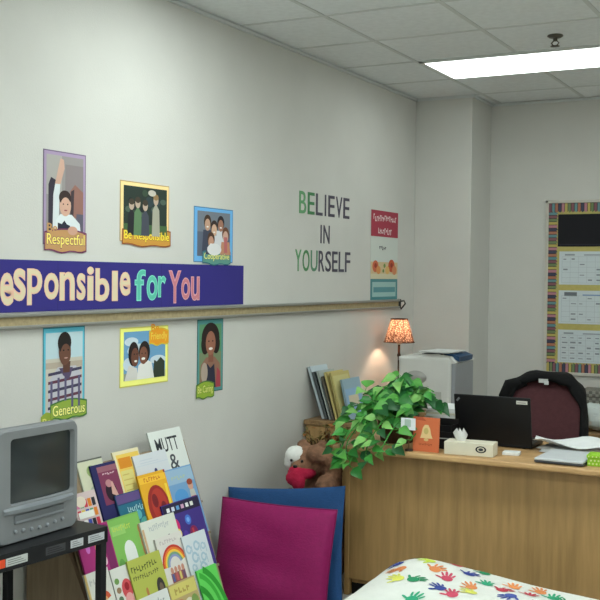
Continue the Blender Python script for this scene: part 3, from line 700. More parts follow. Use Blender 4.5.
# ================================================================== CUSHIONS (pillow forms)
def pillow(mb, w, h, t, m, m2=None, N=26, ears=.05, wr=0.006, seed=0, lump=None, pw=.42):
    R = random.Random(seed); ph = [R.uniform(0, 6) for _ in range(8)]
    def pos(u, v, s):                      # u,v in -1..1
        ex = 1 - ears * (1 - v * v) * 1.0; ey = 1 - ears * (1 - u * u)
        x = u * w / 2 * (1 - ears * (1 - abs(v) ** 2)); y = v * h / 2 * (1 - ears * (1 - abs(u) ** 2))
        k = max(0, (1 - abs(u) ** 2.4)) * max(0, (1 - abs(v) ** 2.4))
        z = t / 2 * k ** pw
        z += wr * k ** .5 * (math.sin(3.1 * u + 2.2 * v + ph[0]) + .7 * math.sin(5.3 * v - 3.7 * u + ph[1]) + .5 * math.sin(9 * u * v + 4 * v + ph[2]) + .45 * math.sin(11 * v + 2.5 * u + ph[3]))
        if lump: z += lump(u, v) * k ** .5
        return (x, y, s * z)
    for s, mm in ((1, m), (-1, m2 or m)):
        vs = []; fs = []
        for i in range(N + 1):
            for j in range(N + 1):
                a = -1 + 2 * i / N; b = -1 + 2 * j / N
                a = math.sin(a * PI / 2) * .6 + a * .4; b = math.sin(b * PI / 2) * .6 + b * .4
                vs.append(pos(a, b, s))
        for i in range(N):
            for j in range(N):
                f = (i * (N + 1) + j, (i + 1) * (N + 1) + j, (i + 1) * (N + 1) + j + 1, i * (N + 1) + j + 1)
                fs.append(f if s > 0 else f[::-1])
        mb.add(vs, fs, mm, None, True)
    return pos
def frame_rot(xd, yd):
    xd = Vector(xd).normalized(); yd = Vector(yd); zd = xd.cross(yd).normalized(); yd = zd.cross(xd)
    return Matrix((xd, yd, zd)).transposed().to_euler()
MAG = mat((136, 18, 86), .7, 0, .06, 40, .25, 120, key='magenta_cloth')
BLU = mat((26, 68, 116), .75, 0, .06, 40, .25, 120, key='blue_cloth')
t = thing('floor_cushion', 'large blue square cushion standing behind the magenta one', 'cushion', (.375, 4.50, .283), frame_rot((.655, -.01, .075), (-.03, .14, .55)))
mb = MB(); pillow(mb, .68, .59, .11, BLU, seed=3, ears=.04); ob = mb.build('cushion_cover', t)
t = thing('floor_cushion', 'large magenta square cushion leaning in front of the blue one', 'cushion', (.40, 4.345, .245), frame_rot((.66, .03, .0), (.055, .13, .52)))
mb = MB(); pillow(mb, .62, .56, .16, MAG, seed=5, ears=.035, wr=.008); ob = mb.build('cushion_cover', t)
def seam(w, h, m, ears):
    pts = []
    for sgn, ax in ((1, 0), (1, 1), (-1, 0), (-1, 1)):
        for k in range(12):
            q = -1 + 2 * k / 12
            if ax == 0: u, v = (q, -1) if sgn > 0 else (-q, 1)
            else: u, v = (1, q) if sgn > 0 else (-1, -q)
            pts.append((u * w / 2 * (1 - ears * (1 - v * v)), v * h / 2 * (1 - ears * (1 - u * u)), 0))
    s = MB(); s.tube(pts + [pts[0]], .004, m, 6); return s
seam(.62, .56, mat((120, 10, 74), .7, 0, 0), .035).build('piping', t)

# handprint floor pad
PW, PH, PT = 1.28, .80, .24
t = thing('floor_pad', 'white floor pillow covered in coloured handprints, in front of the desk', 'floor pillow', (1.68, 3.93, .256), (math.radians(2), math.radians(2.8), math.radians(-1)))
WHT = mat((220, 222, 216), .85, 0, .03, 20, .2, 90)
mb = MB(); lump = lambda u, v: (.055) * math.exp(-((u + .74) ** 2) / .07 - ((v - .3) ** 2) / .6) - .016 * u
pos = pillow(mb, PW, PH, PT, WHT, BLU, N=40, seed=9, ears=.05, wr=.008, lump=lump, pw=.25)
ob = mb.build('pillow_cover', t)
random.seed(21)
HC = [(44, 140, 96), (54, 70, 146), (190, 64, 80), (216, 136, 84), (214, 216, 96), (72, 88, 160), (194, 72, 96), (50, 160, 120), (236, 150, 90), (200, 220, 80)]
def hand_print(cu, cv, sc, rot, c):
    h = MB(); m = ink(c)
    cosr, sinr = math.cos(rot), math.sin(rot)
    def P(x, y):
        x, y = x * sc, y * sc
        u = cu + (cosr * x - sinr * y) / (PW / 2); v = cv + (sinr * x + cosr * y) / (PH / 2)
        u = max(-.985, min(.985, u)); v = max(-.985, min(.985, v))
        p = pos(u, v, 1); return (p[0], p[1], p[2] + .0022)
    n = 14
    vs = [P(0, 0)] + [P(.021 * math.cos(2 * PI * k / n), .021 * math.sin(2 * PI * k / n)) for k in range(n)] + [P(.04 * math.cos(2 * PI * k / n), .043 * math.sin(2 * PI * k / n)) for k in range(n)]
    fs = [(0, 1 + k, 1 + (k + 1) % n) for k in range(n)] + [(1 + k, 1 + n + k, 1 + n + (k + 1) % n, 1 + (k + 1) % n) for k in range(n)]
    h.add(vs, fs, m, None, True)
    for bx, by, a, L, wd in ((-.03, .03, 112, .05, .008), (-.01, .042, 97, .062, .009), (.012, .042, 84, .06, .009), (.03, .032, 68, .046, .008), (-.036, -.008, 160, .05, .01)):
        a = math.radians(a); dx, dy = math.cos(a), math.sin(a); pts = []
        for k in range(5):
            q = k / 4; ww = wd * (1 if k < 3 else (.95 if k == 3 else .45))
            x = bx + dx * L * q; y = by + dy * L * q
            pts += [P(x - dy * ww, y + dx * ww), P(x + dy * ww, y - dx * ww)]
        h.add(pts, [(2 * k, 2 * k + 1, 2 * k + 3, 2 * k + 2) for k in range(4)], m, None, True)
    return h
SPOT = [(-.93, .55, 5, 1.2), (-.74, .62, 0, .4), (-.77, .10, 3, 2.0), (-.60, -.18, 0, -.7), (-.44, .12, 6, .2), (-.40, -.22, 1, .8), (-.63, .40, 9, 1.4), (-.50, .70, 2, 0), (-.36, .46, 1, -.3), (-.2, .3, 7, .3), (-.22, -.1, 4, .9), (-.06, .52, 8, .2), (.0, .1, 5, 2.6), (.08, .35, 2, .1), (.2, .52, 7, 0), (.2, .0, 6, .5), (.3, -.3, 4, .2), (.36, .28, 6, -.4), (.48, .52, 1, .2), (.56, .1, 0, 1.2), (.66, .4, 3, .1), (.8, .15, 2, -.5), (.8, .6, 9, .3), (-.1, -.5, 3, .4), (-.5, -.55, 7, -.2), (.45, -.5, 5, .3), (-.84, .3, 1, .9), (-.55, .22, 3, -.4), (-.3, .72, 0, .2), (-.26, .08, 3, .6), (-.08, .22, 2, -.5), (.1, .62, 3, .4), (.28, .48, 0, .9), (.42, .3, 4, .1), (.64, .62, 1, .3), (.72, .28, 7, -.2), (-.3, -.3, 6, .4), (.06, -.22, 0, .2), (.55, -.2, 2, .5), (-.7, -.2, 4, 1.0)]
for k, (u, v, c, r) in enumerate(SPOT):
    hand_print(u, v, .62, r, HC[c]).build('handprint', t)

# ================================================================== CABINET, PLUSH TOY
def cabinet(name, label, x0, y0, x1, y1, z1, cat, front='y'):
    t = thing(name, label, cat, ((x0 + x1) / 2, (y0 + y1) / 2, 0))
    a, b = (x1 - x0) / 2, (y1 - y0) / 2
    mb = MB(); mb.box((-a + .01, -b + .01, .06), (a - .015, b - .01, z1 - .03), OAK, .004); mb.box((-a + .03, -b + .03, 0), (a - .05, b - .03, .06), BLACK); mb.build('carcass', t)
    mb = MB(); mb.box((-a, -b, z1 - .03), (a, b, z1), OAK_SHELF, .006); mb.build('top', t)
    n = max(1, round((y1 - y0) / .5))
    for k in range(n):
        p0 = -b + .02 + k * (2 * b - .04) / n; p1 = p0 + (2 * b - .04) / n - .01
        d = MB(); d.box((a - .015, p0, .08), (a + .002, p1, z1 - .04), OAK, .003); o = d.build('door', t)
        hb = MB(); hb.tube([(a + .002, p1 - .05, .5), (a + .025, p1 - .05, .5), (a + .025, p1 - .05, .6), (a + .002, p1 - .05, .6)], .004, STEEL, 8); hb.build('handle', o)
    return t
cabinet('low_cabinet', 'low oak cabinet along the left wall behind the plush toy', .015, 5.38, .44, 6.72, .785, 'cabinet')

BRN = mat((134, 98, 76), .95, 0, .3, 30, .6, 70, key='plush_fur')
t = thing('plush_toy', 'brown shaggy plush animal with white face and red scarf behind the cushions', 'stuffed animal', (.395, 4.83, .0))
def fuse(balls, tubes, m, vox=.014, fur=.006, seed=1):
    mb = MB()
    for c, r in balls: mb.ball(c, r, m, 3)
    for p, r in tubes: mb.tube(p, r, m, 14); 
    for p, r in tubes: mb.ball(p[-1], r[-1] * 1.08, m, 2); mb.ball(p[0], r[0] * 1.02, m, 2)
    o = mb.build('fuse_source'); md = o.modifiers.new('r', 'REMESH'); md.mode = 'VOXEL'; md.voxel_size = vox
    dg = bpy.context.evaluated_depsgraph_get(); me = bpy.data.meshes.new_from_object(o.evaluated_get(dg))
    bpy.data.objects.remove(o)
    R = random.Random(seed)
    vs = [v.co + v.normal * R.uniform(-.2, 1) * fur for v in me.vertices]; fs = [tuple(p.vertices) for p in me.polygons]
    bpy.data.meshes.remove(me)
    out = MB(); out.add(vs, fs, m, None, True); return out
fuse([((.0, .03, .17), (.15, .14, .175)), ((.03, .03, .38), (.135, .115, .2)), ((-.045, -.02, .655), (.092, .085, .088)), ((-.09, .0, .735), (.03, .025, .03)), ((.01, .03, .735), (.03, .025, .03)), ((-.06, -.09, .635), (.045, .04, .038))],
     [([(.07, .02, .52), (.105, -.03, .62), (.105, -.07, .70), (.03, -.09, .715)], [.05, .045, .043, .042]), ([(-.05, -.0, .5), (-.12, -.08, .45), (-.09, -.14, .48)], [.05, .045, .05]),
      ([(.05, .0, .12), (.085, -.14, .1), (.09, -.2, .12)], [.075, .065, .07]), ([(-.06, .0, .12), (-.14, -.14, .1), (-.14, -.2, .12)], [.075, .065, .07]), ([(.08, .0, .45), (.1, -.06, .5), (.1, -.1, .56)], [.06, .055, .05])], BRN).build('body', t)
fuse([((-.095, -.065, .69), (.058, .05, .05)), ((-.12, -.06, .655), (.04, .045, .045))], [], mat((226, 226, 222), .9, 0, .05, 60), .01, .003, 2).build('white_face', t)
RED = mat((170, 26, 62), .85, 0, .15, 30, .5, 60)
fuse([((-.06, -.10, .61), (.055, .05, .04)), ((-.07, -.13, .585), (.045, .03, .04)), ((-.045, -.13, .57), (.036, .03, .045)), ((-.02, -.08, .61), (.045, .05, .03))], [], RED, .01, .004, 3).build('scarf', t)
for sx in (-.035, -.095):
    mb = MB(); mb.ball((sx, -.112 if sx > -.05 else -.115, .672), .008, BLACK, 2); mb.build('eye', t)
mb = MB(); mb.ball((-.065, -.128, .645), (.013, .01, .01), BLACK, 2); mb.build('nose', t)

# dried leaf bunch on the cabinet corner
def leaf_geo(mb, base, d, up, L, W, m, curl=.25, n=5):
    d = Vector(d).normalized(); s = d.cross(Vector(up))
    if s.length < 1e-4: s = d.cross(Vector((1, .1, 0)))
    s.normalize(); u = s.cross(d).normalized(); B = Vector(base); vs = []; prof = [.15, .85, 1, .72, .38, .03]
    for k in range(n + 1):
        q = k / n; c = B + d * (L * q) + u * (-curl * L * q * q)
        wd = W / 2 * prof[k]
        vs += [c - s * wd + u * wd * .35, c, c + s * wd + u * wd * .35]
    fs = []
    for k in range(n): a = 3 * k; fs += [(a, a + 1, a + 4, a + 3), (a + 1, a + 2, a + 5, a + 4)]
    mb.add(vs, fs, m, None, True)
random.seed(31)
t = thing('dried_leaf_bunch', 'bunch of dried olive and orange leaves behind the plush toy', 'dried leaves', (.25, 5.17, 0))
mb = MB(); mb.lathe([(.001, 0), (.08, 0), (.1, .1), (.09, .3), (.06, .42), (.065, .45), (.055, .45), (.05, .42), (.001, .1)], mat((96, 78, 52), .8, 0, .15), 24); mb.build('vase', t)
LM = [mat((108, 104, 52), .9, 0, .2), mat((150, 96, 50), .9, 0, .2), mat((92, 84, 46), .9, 0, .2), mat((130, 108, 62), .9, 0, .2)]
mb = MB(); st = MB()
for k in range(16):
    a = rnd(0, 2 * PI); e = Vector((rnd(-.1, .1), rnd(-.08, .08), rnd(.70, .79))); st.tube([(.02 * math.cos(a), .02 * math.sin(a), .3), (e.x * .5, e.y * .5, .55), e], .003, mat((84, 62, 40), .9), 5)
    for q in range(10):
        a = rnd(0, 2 * PI); b = e + Vector((rnd(-.03, .03), rnd(-.03, .03), rnd(-.08, .02)))
        leaf_geo(mb, b, (math.cos(a), math.sin(a), rnd(-.6, .5)), (0, 0, 1), rnd(.03, .055), rnd(.018, .03), random.choice(LM))
mb.build('leaves', t); st.build('stems', t)

# leaning books and folders on the cabinet: (x base, y, width(depth), height, thick, lean deg, colour, label)
def shelf_book(label, x, y, d, h, th, lean, c, pc, cat='book', art=None):
    o = thing('upright_book', label, cat, (x, y + .30, .786), (0, math.radians(lean), 0), 'books leaning on the low cabinet')
    mb = MB(); mb.box((0, 0, .0), (.003, d, h), ink(c)); mb.box((th - .003, 0, 0), (th, d, h), ink(c)); mb.box((0, 0, 0), (th, .003, h), ink(c)); mb.build('cover', o)
    mb = MB(); mb.box((.003, .004, .003), (th - .003, d - .004, h - .004), ink((206, 204, 194))); mb.build('pages', o)
    if art:
        q = MB(); art(q, th, d, h); q.build('cover_picture', o)
xs = .115
def artA(q, th, d, h): q.box((th, .03, .08), (th + .0006, d - .03, h - .04), ink((206, 216, 220)))
def artB(q, th, d, h): q.box((th, .02, .03), (th + .0006, d - .02, h - .06), ink((142, 176, 206))); q.box((th + .0004, .05, .08), (th + .001, d - .06, h - .1), ink((206, 196, 170)))
shelf_book('pale grey book leaning against the left wall on the cabinet', .105, 5.14, .22, .315, .02, -19, (188, 200, 206), None, art=artA)
shelf_book('dark slate book second from the wall on the cabinet', .130, 5.13, .21, .285, .02, -18.5, (84, 90, 92), None)
shelf_book('light grey book third from the wall on the cabinet', .157, 5.13, .21, .29, .014, -18, (176, 184, 180), None)
shelf_book('brown grey book fourth from the wall on the cabinet', .178, 5.13, .2, .26, .014, -17.5, (110, 104, 90), None)
shelf_book('cream and yellow book fifth from the wall on the cabinet', .198, 5.13, .22, .285, .018, -16.5, (202, 186, 120), None)
shelf_book('tan yellow book sixth from the wall beside the plant', .222, 5.13, .24, .28, .012, -14.5, (196, 180, 116), None, art=lambda q, th, d, h: q.box((th, .02, .02), (th + .0006, d - .02, h - .02), ink((206, 196, 136))))
shelf_book('light blue picture book rightmost on the cabinet, half behind leaves', .262, 5.16, .24, .24, .012, -13, (150, 176, 190), None, art=artB)

# ================================================================== TABLE LAMP
LX, LY = .158, 6.46
t = thing('table_lamp', 'lit table lamp with a patterned amber shade on a thin dark stem', 'lamp', (LX, LY, .7855))
BRZ = mat((58, 40, 30), .4, .4, .1)
mb = MB(); mb.lathe([(.001, 0), (.07, 0), (.072, .01), (.06, .02), (.03, .03), (.014, .045), (.001, .045)], BRZ); mb.build('base', t)
mb = MB(); mb.lathe([(.008, .04), (.008, .12), (.014, .13), (.008, .145), (.008, .3), (.013, .315), (.008, .33), (.008, .385), (.001, .386)], BRZ, 16); mb.build('stem', t)
mb = MB(); mb.lathe([(.001, .385), (.016, .386), (.015, .40), (.012, .46), (.001, .466)], mat((214, 206, 186), .5), 16); mb.build('socket', t)
sm = bpy.data.materials.new('lamp_shade_cloth'); sm.use_nodes = True; nt = sm.node_tree; nt.nodes.clear()
out = nt.nodes.new('ShaderNodeOutputMaterial'); tc = nt.nodes.new('ShaderNodeTexCoord')
vo = nt.nodes.new('ShaderNodeTexVoronoi'); vo.inputs['Scale'].default_value = 70; vo.feature = 'DISTANCE_TO_EDGE'
nz = nt.nodes.new('ShaderNodeTexNoise'); nz.inputs['Scale'].default_value = 30
nt.links.new(tc.outputs['Object'], vo.inputs['Vector']); nt.links.new(tc.outputs['Object'], nz.inputs['Vector'])
rp = nt.nodes.new('ShaderNodeValToRGB'); rp.color_ramp.elements[0].position = .04; rp.color_ramp.elements[1].position = .22
rp.color_ramp.elements[0].color = lin((96, 60, 44)); rp.color_ramp.elements[1].color = lin((190, 150, 126))
nt.links.new(vo.outputs['Distance'], rp.inputs['Fac'])
df = nt.nodes.new('ShaderNodeBsdfDiffuse'); tl = nt.nodes.new('ShaderNodeBsdfTranslucent'); mx = nt.nodes.new('ShaderNodeMixShader'); mx.inputs[0].default_value = .15
nt.links.new(rp.outputs[0], df.inputs[0]); nt.links.new(rp.outputs[0], tl.inputs[0]); nt.links.new(df.outputs[0], mx.inputs[1]); nt.links.new(tl.outputs[0], mx.inputs[2]); nt.links.new(mx.outputs[0], out.inputs[0])
mb = MB(); mb.lathe([(.101, .4), (.056, .558)], sm, 40, caps=False); mb.lathe([(.001, .551), (.0565, .552)], mat((120, 84, 66), .8, 0, 0), 40, caps=False); mb.build('lamp_shade', t)  # inner top disc added to keep bulb light off the wall above
mb = MB()
for r, z in ((.1015, .402), (.0565, .556)): mb.tube([(r * math.cos(2 * PI * k / 40), r * math.sin(2 * PI * k / 40), z) for k in range(41)], .0035, mat((70, 40, 28), .6, 0, 0), 6, caps=False)
for k in range(8): a = 2 * PI * k / 8; mb.tube([(.102 * math.cos(a), .102 * math.sin(a), .402), (.057 * math.cos(a), .057 * math.sin(a), .556)], .002, mat((70, 40, 28), .6, 0, 0), 6)
mb.build('shade_trim', t)
mb = MB(); mb.ball((0, 0, .497), (.022, .022, .03), emit((255, 222, 188), 170, 'lit_bulb'), 3); mb.build('bulb', t)

# ================================================================== PRINTER + STAND
cabinet('printer_stand', 'oak stand under the printer behind the plant', .46, 5.95, .90, 6.62, .80, 'stand')
t = thing('printer', 'large off white printer with papers on top by the wall column', 'printer', (.535, 6.30, .8005))
PR = mat((216, 216, 212), .5, 0, .02); PR2 = mat((150, 153, 158), .5, 0, .02)
mb = MB(); mb.box((-.21, -.25, 0), (.135, .12, .33), PR, .02, seg=3); mb.build('body', t)
mb = MB(); mb.box((.13, -.235, .0), (.16, .11, .3), PR2, .015, seg=3); mb.build('side_cover', t)
mb = MB(); mb.prism([(-.21, .325), (-.1, .345), (.05, .35), (.13, .335), (.162, .3), (.15, .295), (-.21, .30)], -.24, .12, PR, Matrix(((1, 0, 0, 0), (0, 0, 1, 0), (0, 1, 0, 0), (0, 0, 0, 1)))); mb.build('top_lid', t)
mb = MB(); mb.box((-.06, -.235, .338), (.07, -.02, .35), mat((90, 94, 96), .5), .004); mb.build('paper_slot', t)
mb = MB(); mb.prism([(.06, .348), (.11, .358), (.175, .335), (.17, .305), (.12, .33)], -.2, .05, mat((40, 74, 110), .35, 0, .03), Matrix(((1, 0, 0, 0), (0, 0, 1, 0), (0, 1, 0, 0), (0, 0, 0, 1)))); mb.build('control_panel', t)
mb = MB(); mb.box((-.15, -.256, .03), (.08, -.249, .12), mat((184, 184, 178), .5), .004); mb.build('paper_tray', t)
mb = MB(); mb.lathe([(.001, .0), (.07, .0), (.07, .004), (.001, .005)], mat((170, 168, 164), .5), 28, M=Matrix.Translation((-.09, -.25, .2)) @ Matrix.Rotation(PI / 2, 4, 'X') @ Matrix.Diagonal((1, .6, 1, 1))); mb.build('round_panel', t)
o = MB(); random.seed(4)
for k in range(5): o.box((-.1, -.13, k * .0016), (.1, .14, k * .0016 + .001), ink((214, 216, 214)), M=Matrix.Rotation(rnd(-.1, .1), 4, 'Z'))
ob = o.build('paper_stack', loc=(.575, 6.16, 1.1585)); tag(ob, 'few loose white sheets lying on top of the printer', 'papers')

# ================================================================== DESK
t = thing('desk', 'large oak teacher desk with plain front panel', 'desk', (1.58, 5.05, 0))
DX, DT = 1.04, .775
mb = MB(); mb.box((-DX, -.352, DT - .03), (DX, .385, DT), OAK_FLAT, .01, seg=3); mb.build('desk_top', t)
mb = MB(); mb.box((-DX + .03, -.255, .085), (DX - .03, -.235, DT - .0295), OAK, .003); mb.build('front_panel', t)
for sx in (-1, 1):
    mb = MB(); mb.box((sx * (DX - .03), -.258, .0), (sx * (DX - .055), .36, DT - .0295), OAK, .003); mb.build('side_panel', t)
for sx in (-1, 1):
    a, b = sorted((sx * (DX - .06), sx * (DX - .48)))
    mb = MB(); mb.box((a, -.23, .06), (b, .34, DT - .055), OAK, .003); pd = mb.build('pedestal', t)
    for k in range(3):
        mb = MB(); z = .08 + k * .21; mb.box((a + .015, .34, z), (b - .015, .358, z + .195), OAK, .003); mb.tube([((a + b) / 2 - .05, .358, z + .11), ((a + b) / 2 - .05, .38, z + .11), ((a + b) / 2 + .05, .38, z + .11), ((a + b) / 2 + .05, .358, z + .11)], .004, STEEL, 8); mb.build('drawer', pd)
mb = MB(); mb.box((-DX + .06, -.225, 0), (DX - .06, -.215, .085), BLACK); mb.build('kick_plate', t)

# ================================================================== POTHOS
random.seed(77)
t = thing('potted_plant', 'leafy green pothos trailing over the left end of the desk', 'plant', (.775, 4.98, DT + .0005))
POT = mat((92, 70, 52), .8, 0, .15, 50)
mb = MB(); mb.lathe([(.001, 0), (.085, 0), (.105, .12), (.112, .125), (.112, .14), (.1, .14), (.095, .115), (.001, .112)], POT, 28); mb.build('pot', t)
mb = MB(); mb.lathe([(.001, .12), (.05, .122), (.096, .118)], mat((48, 36, 28), .95, 0, .2, 60), 20, caps=False); mb.build('soil', t)
GL = [mat((40, 112, 44), .4, 0, .2, 20), mat((60, 138, 56), .4, 0, .2, 20), mat((84, 156, 66), .42, 0, .2, 20), mat((30, 86, 42), .4, 0, .2, 20), mat((120, 176, 92), .45, 0, .2, 20)]
fol = MB(); stm = MB()
def P(x, y, z): return Vector((x - .70, y - 4.98, z - DT))
def vine(pts, nl, L=(.07, .11), r=.0035):
    pts = [P(*p) for p in pts]
    fine = []
    for i in range(len(pts) - 1):
        p0 = pts[max(i - 1, 0)]; p1 = pts[i]; p2 = pts[i + 1]; p3 = pts[min(i + 2, len(pts) - 1)]
        for k in range(5):
            s = k / 5; fine.append(.5 * ((2 * p1) + (p2 - p0) * s + (2 * p0 - 5 * p1 + 4 * p2 - p3) * s * s + (3 * p1 - p0 - 3 * p2 + p3) * s ** 3))
    fine.append(pts[-1]); stm.tube(fine, r, GL[1], 6)
    for k in range(nl):
        q = fine[min(len(fine) - 1, int((.12 + .88 * (k + rnd(.1, .9)) / nl) * (len(fine) - 1)))]
        a = rnd(0, 2 * PI); d = Vector((math.cos(a), math.sin(a) * .8 - .35, rnd(-.25, .55)))
        pe = q + d.normalized() * rnd(.02, .045); stm.tube([q, pe], .0018, GL[2], 5)
        l = rnd(*L); leaf_geo(fol, pe, d + Vector((0, -.2, -.35)), Vector((rnd(-.4, .4), -.75, .7)), l, l * rnd(.62, .8), random.choice(GL), rnd(.1, .45))
ends = [(.49, 4.86, .96, 0), (.53, 4.92, 1.02, 1), (.60, 4.95, 1.04, 0), (.68, 4.98, 1.08, 1), (.72, 5.02, 1.09, 0), (.80, 5.0, 1.06, 1), (.88, 4.96, 1.02, 0), (.95, 4.98, .98, 1), (.83, 4.86, .95, 0), (.64, 4.80, .97, 1), (.55, 4.80, .93, 0), (.74, 4.82, .99, 0), (.50, 4.78, .89, 0), (.90, 4.99, .99, 1), (.58, 5.05, 1.0, 0), (.86, 5.08, 1.04, 0)]
for x, y, z, k in ends:
    mx_, my_ = .70 + (x - .70) * .35, 4.98 + (y - 4.98) * .35
    vine([(.70 + (x - .7) * .12, 4.98 + (y - 4.98) * .12, DT + .12), (mx_, my_, DT + .22), ((mx_ + x) / 2, (my_ + y) / 2, z + .012), (x, y, z - .01)], 9, (.06, .10))
for tr, nl in (([(.66, 4.95, .9), (.60, 4.84, .93), (.58, 4.70, .86), (.575, 4.62, .76), (.56, 4.60, .71), (.57, 4.60, .69)], 17), ([(.66, 4.96, .9), (.56, 4.84, .92), (.52, 4.71, .86), (.51, 4.62, .79), (.50, 4.61, .73)], 15), ([(.68, 4.94, .9), (.66, 4.82, .92), (.65, 4.70, .86), (.64, 4.625, .79), (.645, 4.60, .72)], 13),
               ([(.70, 4.93, .9), (.74, 4.82, .92), (.73, 4.70, .86), (.72, 4.63, .80), (.70, 4.61, .76)], 11), ([(.64, 4.97, .9), (.56, 4.9, .93), (.53, 4.8, .88), (.51, 4.68, .8), (.53, 4.63, .73)], 12), ([(.74, 4.93, .9), (.82, 4.84, .9), (.84, 4.76, .86), (.83, 4.71, .83)], 9)):
    vine([(x + .05, y, z) for x, y, z in tr], nl, (.055, .085))
stm.build('stems', t); fol.build('foliage', t)

# white card on a pick in the pot
t = thing('plant_card', 'small white card on a thin pick among the pothos leaves', 'card', (.94, 4.722, DT + .0005))
mb = MB(); mb.tube([(0, .012, 0), (0, .006, .11)], .003, mat((120, 96, 64), .7), 6); mb.lathe([(.001, 0), (.02, 0), (.02, .008), (.001, .01)], mat((60, 48, 40), .7), 16, c=(0, .012, 0)); mb.build('pick', t)
mb = MB(); mb.box((-.038, -.002, .103), (.038, .001, .161), ink((226, 230, 234)), .0008); c = mb.build('card', t)
mb = MB(); mb.box((-.018, -.0028, .12), (.014, -.002, .155), ink((170, 190, 180))); mb.build('card_mark', c)

# orange picture card
t = thing('greeting_card', 'orange card with a cream bell shape standing on the desk edge', 'card', (1.02, 4.75, DT + .0005), (PI / 2 - .06, 0, 0))
mb = MB(); mb.box((-.068, 0, -.003), (.068, .166, 0), ink((206, 110, 70)), .001); mb.build('front', t)
mb = MB(); mb.prism([(-.02, 0), (.02, 0), (.0, .12)], -.006, -.0045, ink((186, 92, 56)), Matrix.Translation((0, .0, .0)) @ Matrix.Rotation(-.3, 4, 'X')); mb.build('stand', t)
q = Pic(.0002); q.poly([(-.03, .065), (.034, .065), (.026, .085), (.02, .112), (.01, .13), (-.008, .13), (-.018, .115), (-.024, .085)], (226, 196, 140)); q.ell(.0, .1, .012, .016, (196, 176, 110)); q.ell(.001, .058, .012, .007, (214, 180, 120)); q.marks(9, -.035, .03, .035, .042, (150, 66, 40)); q.poly([(-.068, .153), (.0, .148), (-.02, .166), (-.068, .166)], (176, 84, 56)); q.build('bell_picture', t)

# dark desk organiser behind it
t = thing('desk_organizer', 'small black open desk organizer between the orange card and the laptop', 'desk organizer', (1.06, 4.92, DT + .0005))
mb = MB()
for lo, hi in (((-.05, -.05, 0), (.05, .05, .004)), ((-.05, -.05, 0), (-.046, .05, .12)), ((.046, -.05, 0), (.05, .05, .12)), ((-.05, .046, 0), (.05, .05, .14)), ((-.05, -.05, 0), (.05, -.046, .085)), ((-.05, -.002, 0), (.05, .002, .11))): mb.box(lo, hi, BLACK, .001)
mb.build('tray', t)
mb = MB(); mb.box((-.05, -.0515, .05), (.05, -.05, .056), ink((150, 152, 150))); mb.build('silver_strip', t)

# tissue box
t = thing('tissue_box', 'white rectangular tissue box with a tissue pulled up at the desk edge', 'tissue box', (1.232, 4.80, DT + .0005), (0, 0, math.radians(6)))
mb = MB(); mb.box((-.118, -.055, 0), (.118, .055, .062), mat((214, 208, 188), .7, 0, .03), .003)
mb.build('carton', t)
q = Pic(.0005); q.arc(.06, .034, .018, .026, 0, 6.283, (34, 36, 40), .62, 28); q.ell(.06, .034, .012, .007, (60, 62, 66)); o = q.build('oval_mark', t); o.rotation_euler = RB; o.location = (0, -.0551, 0)
mb = MB(); N = 9; vs = []; fs = []
random.seed(3)
for i in range(N):
    a = 2 * PI * i / N
    rr = (.05 if i % 2 else .03)
    vs += [(-.05 + .022 * math.cos(a), .006 * math.sin(a), .061), (-.05 + rr * .8 * math.cos(a), rr * .45 * math.sin(a), .08 + .01 * (i % 3)), (-.052 + rr * .35 * math.cos(a), rr * .3 * math.sin(a), .105 + .018 * (i % 2))]
for i in range(N):
    j = (i + 1) % N
    for k in range(2): fs.append((3 * i + k, 3 * j + k, 3 * j + k + 1, 3 * i + k + 1))
mb.add(vs, fs, mat((222, 222, 220), .9, 0, 0), None, True); mb.build('tissue', t)

# laptop, back of its lid towards the camera
t = thing('laptop', 'open black laptop seen from behind its lid', 'laptop', (1.255, 5.08, DT + .0005), (0, 0, math.radians(1.5)))
LB = mat((16, 17, 20), .4, 0, .1)
mb = MB(); mb.box((-.195, 0, .004), (.195, .235, .026), LB, .004); mb.build('base', t)
for sx in (-.15, .15):
    mb = MB(); mb.lathe([(.001, 0), (.009, 0), (.009, .004), (.001, .004)], BLACK, 12, c=(sx, .02, 0)); mb.build('rubber_foot', t)
    mb = MB(); mb.lathe([(.001, 0), (.009, 0), (.009, .004), (.001, .004)], BLACK, 12, c=(sx, .215, 0)); mb.build('rubber_foot', t)
ld = Matrix.Translation((0, .004, .02)) @ Matrix.Rotation(math.radians(12), 4, 'X')
mb = MB(); mb.box((-.195, -.006, .0), (.195, .004, .245), LB, .005, M=ld); mb.box((-.175, .004, .02), (.175, .0046, .23), mat((30, 36, 44), .2), M=ld); l = mb.build('lid', t)
mb = MB(); mb.box((.125, -.0068, .212), (.18, -.006, .23), ink((206, 206, 200)), M=ld); mb.box((.13, -.0072, .218), (.172, -.0068, .222), ink((140, 140, 138)), M=ld); mb.build('white_sticker', l)
mb = MB(); mb.box((-.178, -.0068, .208), (-.168, -.006, .23), ink((120, 122, 126)), M=ld @ Matrix.Translation((-.173, 0, .219)) @ Matrix.Rotation(.7, 4, 'Y') @ Matrix.Translation((.173, 0, -.219))); mb.build('corner_emblem', l)
mb = MB(); N = 0
for r in range(5):
    for c in range(13): mb.box((-.17 + c * .0262, .075 + r * .028, .0258), (-.148 + c * .0262, .098 + r * .028, .028), BLACK)
mb.build('keyboard', t)

